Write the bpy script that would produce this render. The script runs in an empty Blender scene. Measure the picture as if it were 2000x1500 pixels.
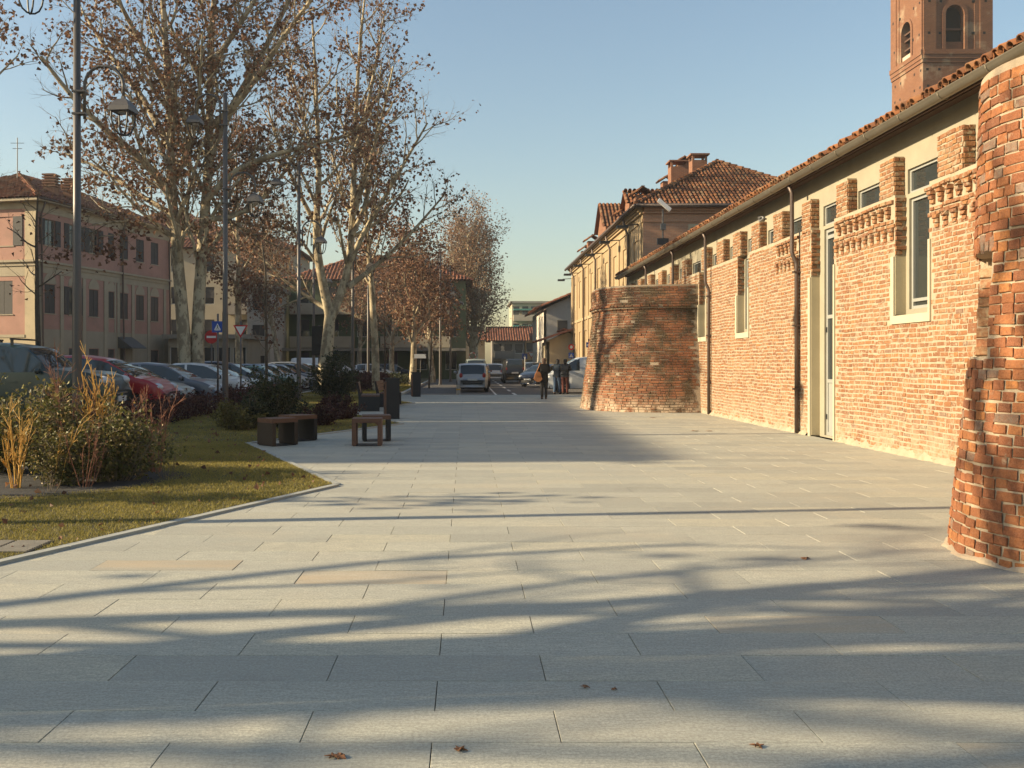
import bpy, math, random
import numpy as np
from mathutils import Vector, Matrix, Quaternion

SC = bpy.context.scene
R = math.radians
random.seed(7)
RNG = np.random.default_rng(11)

# ------------------------------------------------------------------ camera
CAM_H, FPX = 1.45, 1850.0
cam_d = bpy.data.cameras.new('camera')
cam = bpy.data.objects.new('camera', cam_d)
SC.collection.objects.link(cam)
cam.location = (0, 0, CAM_H)
cam.rotation_euler = (R(90), 0, 0)
cam_d.sensor_fit = 'HORIZONTAL'
cam_d.sensor_width = 36.0
cam_d.lens = 36.0 * FPX / 2000.0
cam_d.shift_x = 90 / 2000.0
cam_d.shift_y = -41 / 2000.0
cam_d.clip_end = 3000
SC.camera = cam

# ------------------------------------------------------------------ sky and sun
SUN_EL, SUN_AZ = R(22.0), R(6.5)
world = bpy.data.worlds.new('World'); SC.world = world; world.use_nodes = True
wn = world.node_tree; wn.nodes.clear()
wo = wn.nodes.new('ShaderNodeOutputWorld'); wb = wn.nodes.new('ShaderNodeBackground')
ws = wn.nodes.new('ShaderNodeTexSky'); ws.sky_type = 'NISHITA'
ws.sun_disc = False
ws.sun_elevation = SUN_EL
ws.sun_rotation = R(270) - SUN_AZ
ws.altitude = 200
ws.air_density = 1.45; ws.dust_density = 1.3; ws.ozone_density = 1.9
wb.inputs['Strength'].default_value = 0.084
wn.links.new(ws.outputs[0], wb.inputs['Color']); wn.links.new(wb.outputs[0], wo.inputs['Surface'])
sun_d = bpy.data.lights.new('sun', 'SUN'); sun_d.energy = 5.0; sun_d.angle = R(0.53)
sun_d.color = (1.0, 0.82, 0.55)
sun = bpy.data.objects.new('sun', sun_d); SC.collection.objects.link(sun)
SUN_T = Vector((math.cos(SUN_EL) * math.cos(SUN_AZ), math.cos(SUN_EL) * math.sin(SUN_AZ), -math.sin(SUN_EL)))
sun.rotation_euler = SUN_T.to_track_quat('-Z', 'Y').to_euler()
sun.location = (-60, 0, 60)
vs = SC.view_settings
vs.view_transform = 'Standard'; vs.look = 'None'; vs.gamma = 1.0; vs.use_curve_mapping = False
vs.exposure = 1.03
SC.cycles.use_denoising = True
SC.cycles.max_bounces = 6; SC.cycles.diffuse_bounces = 3; SC.cycles.glossy_bounces = 3
SC.cycles.transmission_bounces = 4; SC.cycles.transparent_max_bounces = 6
SC.cycles.caustics_reflective = False; SC.cycles.caustics_refractive = False

# ------------------------------------------------------------------ object helpers
COL = SC.collection
OFF = {}

def P(px, py, Y):
    """point at depth Y seen at picture position (px, py)"""
    return np.array(((px - 910) * Y / FPX, Y, CAM_H - (py - 709) * Y / FPX))

def tag(o, label=None, cat=None, group=None, kind=None):
    if label: o['label'] = label
    if cat: o['category'] = cat
    if group: o['group'] = group
    if kind: o['kind'] = kind
    return o

def thing(name, loc, label=None, cat=None, group=None, kind=None):
    o = bpy.data.objects.new(name, None); COL.objects.link(o)
    o.location = loc; o.empty_display_size = .2
    OFF[o] = np.array(loc, float)
    return tag(o, label, cat, group, kind)

def root_off(p):
    while p is not None:
        if p in OFF: return OFF[p]
        p = p.parent
    return np.zeros(3)

def mesh_of(name, V, F, smooth=False, rnd=None):
    V = np.asarray(V, np.float32).reshape(-1, 3)
    me = bpy.data.meshes.new(name)
    if isinstance(F, np.ndarray): groups = [F]
    elif len(F) and isinstance(F[0], np.ndarray) and F[0].ndim == 2: groups = F
    else: groups = None
    if groups is None:
        me.from_pydata([tuple(map(float, v)) for v in V], [], [tuple(int(i) for i in f) for f in F])
    else:
        groups = [g for g in groups if len(g)]
        nl = sum(g.size for g in groups); nf = sum(len(g) for g in groups)
        me.vertices.add(len(V)); me.vertices.foreach_set('co', V.ravel())
        me.loops.add(nl); me.polygons.add(nf)
        me.loops.foreach_set('vertex_index', np.concatenate([g.ravel() for g in groups]).astype(np.int32))
        tot = np.concatenate([np.full(len(g), g.shape[1], np.int32) for g in groups])
        me.polygons.foreach_set('loop_start', np.concatenate([[0], np.cumsum(tot)[:-1]]).astype(np.int32))
        me.polygons.foreach_set('loop_total', tot)
        me.update(calc_edges=True)
    me.polygons.foreach_set('use_smooth', np.full(len(me.polygons), bool(smooth)))
    if rnd is not None:
        a = me.attributes.new('rnd', 'FLOAT', 'POINT'); a.data.foreach_set('value', np.asarray(rnd, np.float32))
    me.update()
    return me

def mk(name, V, F, mat, parent=None, smooth=False, rnd=None, **kw):
    """one mesh object; vertices in world space (or in the root's own space if the root is at 0)"""
    V = np.asarray(V, float).reshape(-1, 3)
    if parent is not None: V = V - root_off(parent)
    me = mesh_of(name, V, F, smooth, rnd)
    if mat is not None: me.materials.append(mat)
    o = bpy.data.objects.new(name, me); COL.objects.link(o)
    if parent is not None: o.parent = parent
    return tag(o, kw.get('label'), kw.get('cat'), kw.get('group'), kw.get('kind'))

def link_part(name, me, parent, loc=(0, 0, 0), rot=None, scale=None):
    o = bpy.data.objects.new(name, me); COL.objects.link(o); o.parent = parent
    o.location = tuple(np.asarray(loc, float) - root_off(parent))
    if rot is not None: o.rotation_euler = rot
    if scale is not None: o.scale = scale
    return o

def kids(o, cache={}):
    return [c for c in COL.objects if c.parent == o]

def copy_tree(o, parent=None):
    c = o.copy(); COL.objects.link(c); c.parent = parent
    for ch in o.children: copy_tree(ch, c)
    return c

class MB:
    """collects simple shapes into one mesh"""
    def __init__(s): s.V = []; s.F = []
    def add(s, V, F):
        n = len(s.V); s.V.extend([tuple(v) for v in V]); s.F.extend([tuple(i + n for i in f) for f in F]); return s
    def box(s, x0, x1, y0, y1, z0, z1):
        V = [(x0,y0,z0),(x1,y0,z0),(x1,y1,z0),(x0,y1,z0),(x0,y0,z1),(x1,y0,z1),(x1,y1,z1),(x0,y1,z1)]
        return s.add(V, [(0,3,2,1),(4,5,6,7),(0,1,5,4),(1,2,6,5),(2,3,7,6),(3,0,4,7)])
    def prism(s, poly, off):
        n = len(poly); poly = [np.array(p, float) for p in poly]; off = np.array(off, float)
        V = poly + [p + off for p in poly]
        F = [tuple(range(n))[::-1], tuple(range(n, 2*n))] + [(i, (i+1) % n, n+(i+1) % n, n+i) for i in range(n)]
        return s.add(V, F)
    def tube(s, pts, rad, n=8, cap=True):
        pts = [np.array(p, float) for p in pts]
        if np.isscalar(rad): rad = [rad]*len(pts)
        V = []; F = []; ref = None
        for i, p in enumerate(pts):
            t = pts[min(i+1, len(pts)-1)] - pts[max(i-1, 0)]; t = t/(np.linalg.norm(t)+1e-9)
            if ref is None: ref = np.array((0, 0, 1.)) if abs(t[2]) < .9 else np.array((1., 0, 0))
            a = np.cross(t, ref); a /= np.linalg.norm(a)+1e-9; b = np.cross(t, a); ref = -b if False else ref
            if abs(np.dot(t, ref)) > .95: ref = np.array((0, 1., 0)) if abs(t[1]) < .8 else np.array((1., 0, 0))
            for k in range(n):
                an = 2*math.pi*k/n; V.append(p + rad[i]*(math.cos(an)*a + math.sin(an)*b))
        for i in range(len(pts)-1):
            for k in range(n):
                F.append((i*n+k, i*n+(k+1) % n, (i+1)*n+(k+1) % n, (i+1)*n+k))
        if cap: F += [tuple(range(n))[::-1], tuple(range((len(pts)-1)*n, len(pts)*n))]
        return s.add(V, F)
    def lathe(s, prof, c=(0, 0, 0), n=16, sx=1, sy=1):
        V = []; F = []
        for r, z in prof:
            for k in range(n):
                an = 2*math.pi*k/n; V.append((c[0]+sx*r*math.cos(an), c[1]+sy*r*math.sin(an), c[2]+z))
        for i in range(len(prof)-1):
            for k in range(n): F.append((i*n+k, i*n+(k+1) % n, (i+1)*n+(k+1) % n, (i+1)*n+k))
        F += [tuple(range(n))[::-1], tuple(range((len(prof)-1)*n, len(prof)*n))]
        return s.add(V, F)
    def ball(s, c, r, n=10, m=7):
        rr = (r, r, r) if np.isscalar(r) else r
        prof = [(math.sin(math.pi*i/m), -math.cos(math.pi*i/m)) for i in range(m+1)]
        prof[0] = (.02, prof[0][1]); prof[-1] = (.02, prof[-1][1])
        V = []; F = []
        for a, z in prof:
            for k in range(n):
                an = 2*math.pi*k/n; V.append((c[0]+rr[0]*a*math.cos(an), c[1]+rr[1]*a*math.sin(an), c[2]+rr[2]*z))
        for i in range(m):
            for k in range(n): F.append((i*n+k, i*n+(k+1) % n, (i+1)*n+(k+1) % n, (i+1)*n+k))
        F += [tuple(range(n))[::-1], tuple(range(m*n, (m+1)*n))]
        return s.add(V, F)
    def build(s, name, mat, parent=None, smooth=False, **kw):
        return mk(name, np.array(s.V), s.F, mat, parent, smooth, **kw)

class Frame:
    """a facade: O base corner, U along it, N outward, z up"""
    def __init__(s, O, U, N): s.O = np.array(O, float); s.U = np.array(U, float); s.N = np.array(N, float)
    def pt(s, u, z, d=0): return s.O + s.U*u + s.N*d + np.array((0, 0, z))
    def box(s, mb, u0, u1, z0, z1, d0, d1):
        V = [s.pt(u, z, d) for d in (d0, d1) for z in (z0, z1) for u in (u0, u1)]
        mb.add(V, [(0,2,3,1),(4,5,7,6),(0,1,5,4),(2,6,7,3),(0,4,6,2),(1,3,7,5)])
        return mb
    def part(s, name, mat, parent, *boxes, **kw):
        mb = MB()
        for b in boxes: s.box(mb, *b)
        return mb.build(name, mat, parent, **kw)

def wall_with_holes(fr, u0, u1, z0, z1, holes, depth):
    """front face of a facade cut by rectangular holes, with reveals going in by depth"""
    us = sorted({u0, u1, *[min(max(h[0], u0), u1) for h in holes], *[min(max(h[1], u0), u1) for h in holes]})
    zs = sorted({z0, z1, *[min(max(h[2], z0), z1) for h in holes], *[min(max(h[3], z0), z1) for h in holes]})
    def inh(u, z): return any(h[0] < u < h[1] and h[2] < z < h[3] for h in holes)
    mb = MB()
    for i in range(len(us)-1):
        for j in range(len(zs)-1):
            if not inh((us[i]+us[i+1])/2, (zs[j]+zs[j+1])/2):
                mb.add([fr.pt(us[i], zs[j]), fr.pt(us[i+1], zs[j]), fr.pt(us[i+1], zs[j+1]), fr.pt(us[i], zs[j+1])], [(0, 1, 2, 3)])
    for h in holes:
        a, b, c, d = max(h[0], u0), min(h[1], u1), max(h[2], z0), min(h[3], z1)
        loop = [(a, c), (b, c), (b, d), (a, d)]
        for k in range(4):
            p, q = loop[k], loop[(k+1) % 4]
            if k == 2 and d >= z1-1e-6: continue
            if k == 0 and c <= z0+1e-6: continue
            mb.add([fr.pt(*p), fr.pt(*q), fr.pt(*q, -depth), fr.pt(*p, -depth)], [(0, 1, 2, 3)])
    return mb

def scatter_mesh(tV, tF, O, A, B, C, rnd=None, jit=0.0, rng=RNG):
    """joins many copies of a template (tV, tF) at O with axes A, B, C"""
    tV = np.asarray(tV, float); N = len(O)
    V = O[:, None, :] + tV[None, :, 0:1]*A[:, None, :] + tV[None, :, 1:2]*B[:, None, :] + tV[None, :, 2:3]*C[:, None, :]
    if jit: V = V + rng.normal(0, jit, V.shape)
    nv = len(tV); base = (np.arange(N)*nv)[:, None, None]
    groups = []
    for sz in sorted({len(f) for f in tF}):
        f = np.array([q for q in tF if len(q) == sz])
        groups.append((f[None]+base).reshape(-1, sz))
    r = None if rnd is None else np.repeat(rnd, nv)
    return V.reshape(-1, 3), groups, r

# ------------------------------------------------------------------ materials
def nm(name):
    m = bpy.data.materials.new(name); m.use_nodes = True
    nt = m.node_tree; return m, nt, nt.nodes['Principled BSDF']

def node(nt, t, **kw):
    n = nt.nodes.new(t)
    for k, v in kw.items():
        if k in n.inputs: n.inputs[k].default_value = v
        else: setattr(n, k, v)
    return n

def c4(c): return (c[0], c[1], c[2], 1)

def mixc(nt, fac, a, b, blend='MIX'):
    n = nt.nodes.new('ShaderNodeMix'); n.data_type = 'RGBA'; n.blend_type = blend
    for s, v in ((n.inputs[0], fac), (n.inputs[6], a), (n.inputs[7], b)):
        if isinstance(v, (int, float)): s.default_value = v
        elif isinstance(v, tuple): s.default_value = c4(v)
        else: nt.links.new(v, s)
    return n.outputs[2]

def mrange(nt, v, a, b, c=0, d=1):
    n = nt.nodes.new('ShaderNodeMapRange')
    nt.links.new(v, n.inputs[0]); n.inputs[1].default_value = a; n.inputs[2].default_value = b
    n.inputs[3].default_value = c; n.inputs[4].default_value = d
    return n.outputs[0]

def coords(nt, kind='pos', scale=(1, 1, 1)):
    if kind == 'pos': s = nt.nodes.new('ShaderNodeNewGeometry').outputs['Position']
    else: s = nt.nodes.new('ShaderNodeTexCoord').outputs['Object']
    mp = nt.nodes.new('ShaderNodeMapping'); mp.inputs['Scale'].default_value = scale
    nt.links.new(s, mp.inputs[0]); return mp.outputs[0]

def noise(nt, vec, scale, detail=4, rough=.6, out=0):
    n = node(nt, 'ShaderNodeTexNoise', Scale=scale, Detail=detail, Roughness=rough)
    nt.links.new(vec, n.inputs['Vector']); return n.outputs[out]

def bump(nt, h, bs, strength=.3, dist=.01):
    b = node(nt, 'ShaderNodeBump', Strength=strength, Distance=dist)
    nt.links.new(h, b.inputs['Height']); nt.links.new(b.outputs[0], bs.inputs['Normal'])

def std(name, col, rough=.75, var=.18, nscale=3.0, fine=40.0, bmp=.15, bdist=.01, metal=0, spec=.35, kind='pos', col2=None, scale=(1, 1, 1), stain=None, coat=0):
    m, nt, bs = nm(name)
    v = coords(nt, kind, scale)
    c2 = col2 or tuple(min(1, x*(1+var)) for x in col)
    c1 = tuple(x*(1-var) for x in col) if col2 is None else col
    f = mrange(nt, noise(nt, v, nscale, 5), .3, .7)
    c = mixc(nt, f, c1, c2)
    f2 = noise(nt, v, fine, 3)
    c = mixc(nt, mrange(nt, f2, .3, .7, 0, .35), c, tuple(x*.7 for x in col))
    if stain:
        f3 = mrange(nt, noise(nt, v, stain[1], 6, .65), .52, .68)
        c = mixc(nt, f3, c, stain[0])
    nt.links.new(c, bs.inputs['Base Color'])
    bs.inputs['Roughness'].default_value = rough; bs.inputs['Metallic'].default_value = metal
    bs.inputs['Specular IOR Level'].default_value = spec
    if coat: bs.inputs['Coat Weight'].default_value = coat; bs.inputs['Coat Roughness'].default_value = .05
    if bmp: bump(nt, f2, bs, bmp, bdist)
    return m

def rnd_socket(nt, src):
    if src == 'obj': return nt.nodes.new('ShaderNodeObjectInfo').outputs['Random']
    a = nt.nodes.new('ShaderNodeAttribute'); a.attribute_name = 'rnd'; return a.outputs['Fac']

def ramp(nt, fac, stops):
    r = nt.nodes.new('ShaderNodeValToRGB'); cr = r.color_ramp; cr.interpolation = 'LINEAR'
    while len(cr.elements) < len(stops): cr.elements.new(.5)
    for e, (p, c) in zip(cr.elements, stops): e.position = p; e.color = c4(c)
    nt.links.new(fac, r.inputs[0]); return r.outputs[0]

def brick_mat(name, src, stops, mortar, smear=(.56, .64), sm_scale=9, bmp=.9, grime=None, base_pale=None):
    m, nt, bs = nm(name)
    v = coords(nt)
    c = ramp(nt, rnd_socket(nt, src), stops)
    f = noise(nt, v, 38, 5, .65)
    c = mixc(nt, mrange(nt, f, .38, .62, 0, .6), c, (.15, .055, .028), 'MIX')
    c = mixc(nt, mrange(nt, noise(nt, v, 110, 2), .35, .65, 0, .35), c, (.42, .22, .125), 'MIX')
    sm = mrange(nt, noise(nt, v, sm_scale, 6, .7), *smear, 0, .85)
    c = mixc(nt, sm, c, mortar)
    if grime:
        g = mrange(nt, noise(nt, v, grime[1], 5, .7), *grime[2], 0, grime[3]); c = mixc(nt, g, c, grime[0])
    if base_pale:
        sp = nt.nodes.new('ShaderNodeSeparateXYZ'); nt.links.new(nt.nodes.new('ShaderNodeNewGeometry').outputs['Position'], sp.inputs[0])
        z = mrange(nt, sp.outputs[2], 0.05, base_pale[1], 1, 0)
        mu = nt.nodes.new('ShaderNodeMath'); mu.operation = 'MULTIPLY'
        nt.links.new(z, mu.inputs[0]); nt.links.new(mrange(nt, noise(nt, v, 3.0, 6, .7), .42, .58), mu.inputs[1])
        c = mixc(nt, mu.outputs[0], c, base_pale[0])
    nt.links.new(c, bs.inputs['Base Color'])
    bs.inputs['Roughness'].default_value = .88; bs.inputs['Specular IOR Level'].default_value = .2
    bump(nt, f, bs, bmp, .008)
    return m

def tex_brick(name, c1, c2, mortar, scale=1.0, stain=None, bmp=.3):
    """far brickwork, too small to pick apart"""
    m, nt, bs = nm(name)
    g = nt.nodes.new('ShaderNodeNewGeometry'); sp = nt.nodes.new('ShaderNodeSeparateXYZ'); nt.links.new(g.outputs['Position'], sp.inputs[0])
    ad = nt.nodes.new('ShaderNodeMath'); ad.operation = 'ADD'; nt.links.new(sp.outputs[0], ad.inputs[0]); nt.links.new(sp.outputs[1], ad.inputs[1])
    cb = nt.nodes.new('ShaderNodeCombineXYZ'); nt.links.new(ad.outputs[0], cb.inputs[0]); nt.links.new(sp.outputs[2], cb.inputs[1])
    b = node(nt, 'ShaderNodeTexBrick', Scale=scale); b.inputs['Color1'].default_value = c4(c1); b.inputs['Color2'].default_value = c4(c2)
    b.inputs['Mortar'].default_value = c4(mortar); b.inputs['Mortar Size'].default_value = .009; b.inputs['Brick Width'].default_value = .24
    b.inputs['Row Height'].default_value = .078; b.inputs['Bias'].default_value = 0
    nt.links.new(cb.outputs[0], b.inputs['Vector'])
    v = coords(nt)
    c = mixc(nt, mrange(nt, noise(nt, v, .9, 6, .7), .35, .7, 0, .5), b.outputs[0], tuple(x*.55 for x in c1))
    c = mixc(nt, mrange(nt, noise(nt, v, 14, 4, .7), .4, .7, 0, .45), c, tuple(min(1, x*1.5) for x in c2))
    if stain: c = mixc(nt, mrange(nt, noise(nt, v, stain[1], 5, .65), .56, .66, 0, .8), c, stain[0])
    nt.links.new(c, bs.inputs['Base Color']); bs.inputs['Roughness'].default_value = .9; bs.inputs['Specular IOR Level'].default_value = .15
    bump(nt, b.outputs['Fac'], bs, -bmp, .01)
    return m

M = {}
MORT = (.40, .315, .22)
BR_STOPS = [(0, (.13, .048, .026)), (.2, (.22, .073, .032)), (.5, (.275, .098, .038)), (.8, (.33, .125, .043)), (.91, (.43, .17, .048)), (.94, (.22, .19, .15)), (1, (.155, .125, .10))]
WALL_STOPS = [(0, (.16, .068, .034)), (.3, (.225, .098, .042)), (.6, (.265, .122, .048)), (.88, (.30, .145, .056)), (.94, (.36, .17, .055)), (1, (.16, .135, .11))]
FAR_STOPS = [(0, (.10, .045, .028)), (.3, (.17, .066, .035)), (.6, (.24, .093, .044)), (.88, (.30, .125, .056)), (1, (.20, .15, .11))]
for s in ('obj', 'attr'):
    M['brick_near_'+s] = brick_mat('tower_brick_'+s, s, BR_STOPS, MORT, (.62, .72), 7, grime=((.09, .06, .04), 2.2, (.63, .75), .55))
    M['brick_wall_'+s] = brick_mat('wall_brick_'+s, s, WALL_STOPS, (.34, .28, .19), (.515, .60), 11, grime=((.33, .21, .115), 1.3, (.50, .64), .4), base_pale=((.36, .29, .20), .8))
M['brick_far_attr'] = brick_mat('bastion_brick', 'attr', FAR_STOPS, (.40, .32, .23), (.60, .70), 5, grime=((.055, .05, .028), .9, (.48, .58), .82), base_pale=((.52, .40, .28), .55))
M['brick_niche'] = brick_mat('niche_brick', 'obj', [(0, (.30, .17, .09)), (.5, (.42, .25, .13)), (1, (.40, .15, .07))], (.42, .32, .2), (.5, .62), 8)
M['mortar_near'] = std('mortar_near', (.42, .335, .235), .95, .2, 6, 70, .5, .012)
M['mortar_wall'] = std('mortar_wall', (.385, .325, .23), .95, .12, 4, 60, .5, .012, stain=((.34, .255, .16), 5))
M['mortar_far'] = std('mortar_far', (.34, .27, .19), .95, .25, 1.2, 50, .4, .01, stain=((.10, .085, .05), .8))
M['plaster'] = std('plaster_band', (.33, .295, .215), .9, .1, 2, 60, .1)
M['jamb'] = std('plaster_jamb', (.45, .385, .25), .85, .06, 2, 60, .05)
M['stone_trim'] = std('pale_stone', (.47, .42, .30), .8, .06, 3, 60, .06)
M['alu'] = std('grey_metal_frame', (.42, .42, .38), .45, .05, 3, 60, 0, metal=.3)
M['gutter'] = std('gutter_metal', (.23, .20, .15), .42, .12, 2, 40, 0, metal=.6)
M['pipe'] = std('pipe_metal', (.13, .10, .085), .45, .12, 2, 40, 0, metal=.5)
M['wood_dark'] = std('dark_rafter', (.10, .055, .035), .8, .25, 3, 30, .2, scale=(1, 8, 8))
M['tile_obj'], _nt, _bs = nm('roof_tile_obj')
def tile_mat(name, src, stops):
    m, nt, bs = nm(name); v = coords(nt)
    c = ramp(nt, rnd_socket(nt, src), stops)
    c = mixc(nt, mrange(nt, noise(nt, v, 9, 5, .7), .45, .7, 0, .7), c, (.10, .075, .05))
    nt.links.new(c, bs.inputs['Base Color']); bs.inputs['Roughness'].default_value = .9; bs.inputs['Specular IOR Level'].default_value = .15
    bump(nt, noise(nt, v, 45, 3), bs, .4, .006); return m
TILE = [(0, (.11, .048, .026)), (.4, (.20, .08, .038)), (.75, (.26, .11, .047)), (1, (.21, .13, .075))]
M['tile_obj'] = tile_mat('roof_tile_obj', 'obj', TILE); M['tile_attr'] = tile_mat('roof_tile_attr', 'attr', TILE)
M['tile_dark'] = tile_mat('roof_tile_dark', 'attr', [(0, (.14, .055, .035)), (.5, (.24, .085, .05)), (1, (.30, .13, .07))])

def glass(name, col=(.03, .035, .035), rough=.04):
    m, nt, bs = nm(name); bs.inputs['Base Color'].default_value = c4(col); bs.inputs['Roughness'].default_value = rough
    bs.inputs['Specular IOR Level'].default_value = .7
    bump(nt, noise(nt, coords(nt), 1.5, 1), bs, .03, .02); return m
M['glass'] = glass('window_glass'); M['car_glass'] = glass('car_glass', (.02, .03, .035), .03)

def slab_mat(name, src, tint=None):
    m, nt, bs = nm(name)
    r = rnd_socket(nt, src)
    v = coords(nt, 'pos', (1, 1, 1)); vs_ = coords(nt, 'pos', (.35, 2.2, 1))
    c = ramp(nt, r, [(0, (.41, .405, .335)), (.3, (.53, .52, .42)), (.55, (.59, .575, .46)), (.75, (.66, .635, .495)), (.92, (.70, .645, .46)), (1, (.46, .46, .39))])
    c = mixc(nt, mrange(nt, noise(nt, vs_, 2.2, 6, .65), .35, .68, 0, .5), c, (.37, .365, .32))
    c = mixc(nt, mrange(nt, noise(nt, vs_, 1.1, 4, .6), .56, .70, 0, .55), c, (.68, .66, .55))
    fn = noise(nt, v, 70, 5, .85)
    c = mixc(nt, mrange(nt, noise(nt, coords(nt, 'pos', (3.2, 22, 1)), 3.0, 5, .75), .40, .60, 0, .65), c, (.33, .315, .255))
    c = mixc(nt, mrange(nt, noise(nt, v, .7, 5, .65), .5, .68, 0, .4), c, (.58, .50, .36))
    c = mixc(nt, mrange(nt, noise(nt, v, 1.3, 6, .72), .55, .72, 0, .5), c, (.30, .285, .235))
    c = mixc(nt, mrange(nt, fn, .42, .58, 0, .70), c, (.25, .235, .195))
    c = mixc(nt, mrange(nt, noise(nt, coords(nt, 'pos', (6, 60, 1)), 3, 3, .7), .5, .75, 0, .35), c, (.30, .30, .275))
    if tint: c = mixc(nt, mrange(nt, noise(nt, vs_, 1.6, 4), .35, .7, .05, .75), c, tint)
    nt.links.new(c, bs.inputs['Base Color']); bs.inputs['Roughness'].default_value = .72; bs.inputs['Specular IOR Level'].default_value = .3
    bump(nt, fn, bs, .35, .004); return m
M['slab_obj'] = slab_mat('stone_slab_obj', 'obj'); M['slab_attr'] = slab_mat('stone_slab_attr', 'attr')
M['slab_rust'] = slab_mat('stone_slab_rust', 'obj', (.52, .39, .24))
M['joint'] = std('joint_sand', (.07, .062, .05), .95, .2, 4, 60, .2)
M['kerb'] = std('kerb_stone', (.38, .38, .335), .8, .1, 3, 120, .2, .004)
M['soil'] = std('lawn_soil', (.09, .075, .03), .95, .25, 5, 50, .4)
M['mulch'] = std('mulch_fabric', (.045, .042, .038), .9, .3, 4, 30, .4, .02)
M['asphalt'] = std('asphalt', (.085, .08, .072), .85, .15, .6, 90, .3, .006, col2=(.12, .112, .1))
M['paint'] = std('road_paint', (.6, .58, .52), .7, .15, 4, 60, .05)
M['ground'] = std('far_ground', (.11, .10, .075), .95, .2, .2, 5, .2)
M['steel_dark'] = std('anthracite_steel', (.024, .026, .029), .5, .12, 5, 80, .05, metal=.2)
M['steel_brown'] = std('brown_steel', (.045, .035, .028), .5, .12, 5, 80, .05, metal=.2)
M['pole'] = std('pole_metal', (.11, .10, .092), .45, .1, 3, 50, 0, metal=.4)
M['wood_slat'] = std('wood_slat', (.13, .065, .04), .55, .2, 4, 30, .2, scale=(1, 1, 8), kind='obj')
M['rubber'] = std('rubber', (.02, .02, .02), .85, .1, 5, 50, .1, kind='obj')
M['rim'] = std('rim_metal', (.45, .45, .45), .3, .05, 5, 50, 0, metal=.8, kind='obj')
M['black_plastic'] = std('black_plastic', (.022, .022, .023), .5, .1, 5, 50, 0, kind='obj')
M['lamp_glass'] = glass('lamp_glass', (.55, .56, .56), .08)
M['chrome'] = std('chrome', (.6, .6, .6), .15, .02, 5, 50, 0, metal=1, kind='obj')
M['plate'] = std('number_plate', (.65, .65, .62), .5, .03, 5, 50, 0, kind='obj')
M['red_lamp'] = std('red_lamp', (.35, .02, .015), .25, .05, 5, 50, 0, kind='obj')
M['orange_lamp'] = std('orange_lamp', (.6, .2, .03), .3, .05, 5, 50, 0, kind='obj')
def leaf_mat(name, stops, rough=.6, trans=.25):
    m, nt, bs = nm(name)
    c = ramp(nt, rnd_socket(nt, 'attr'), stops)
    nt.links.new(c, bs.inputs['Base Color']); bs.inputs['Roughness'].default_value = rough
    bs.inputs['Specular IOR Level'].default_value = .3
    if trans:
        t = nt.nodes.new('ShaderNodeBsdfTranslucent'); nt.links.new(c, t.inputs[0])
        mx = nt.nodes.new('ShaderNodeMixShader'); mx.inputs[0].default_value = trans
        nt.links.new(bs.outputs[0], mx.inputs[1]); nt.links.new(t.outputs[0], mx.inputs[2])
        nt.links.new(mx.outputs[0], nt.nodes['Material Output'].inputs[0])
    return m
M['leaf_brown'] = leaf_mat('dry_leaf', [(0, (.09, .042, .025)), (.4, (.165, .08, .044)), (.8, (.25, .128, .07)), (1, (.35, .20, .11))])
M['leaf_tan'] = leaf_mat('tan_leaf', [(0, (.13, .07, .04)), (.5, (.24, .13, .07)), (1, (.36, .22, .12))])
M['leaf_green'] = leaf_mat('shrub_leaf', [(0, (.06, .06, .018)), (.5, (.13, .125, .034)), (.8, (.20, .18, .05)), (1, (.36, .24, .09))], .5)
M['leaf_dark'] = leaf_mat('dark_leaf', [(0, (.02, .028, .012)), (.6, (.04, .05, .018)), (1, (.085, .085, .025))], .5)
M['leaf_red'] = leaf_mat('barberry_leaf', [(0, (.035, .014, .014)), (.6, (.075, .025, .022)), (1, (.12, .05, .03))], .7)
M['leaf_yel'] = leaf_mat('yellow_leaf', [(0, (.08, .075, .02)), (1, (.19, .155, .04))], .6)
M['grass'] = leaf_mat('grass_blade', [(0, (.17, .15, .035)), (.5, (.30, .25, .06)), (.85, (.42, .33, .09)), (1, (.55, .42, .18))], .7, .3)
def bark():
    m, nt, bs = nm('plane_bark'); v = coords(nt, 'pos', (1, 1, .6))
    c = mixc(nt, mrange(nt, noise(nt, v, 3.2, 5, .6), .46, .54), (.47, .395, .265), (.26, .21, .14))
    c = mixc(nt, mrange(nt, noise(nt, v, 7, 5, .6), .60, .66), c, (.12, .097, .065))
    nt.links.new(c, bs.inputs['Base Color']); bs.inputs['Roughness'].default_value = .9; bs.inputs['Specular IOR Level'].default_value = .15
    bump(nt, noise(nt, v, 12, 4), bs, .4, .03); return m
M['bark'] = bark()
M['bark_dark'] = std('dark_bark', (.10, .078, .055), .95, .3, 6, 40, .4)
M['twig'] = std('twig_bark', (.20, .155, .10), .9, .25, 3, 30, .1)
M['twig_red'] = std('reddish_twig', (.30, .13, .075), .7, .2, 6, 30, .1)
M['twig_yellow'] = std('golden_twig', (.62, .36, .08), .6, .2, 6, 30, .1)
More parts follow.
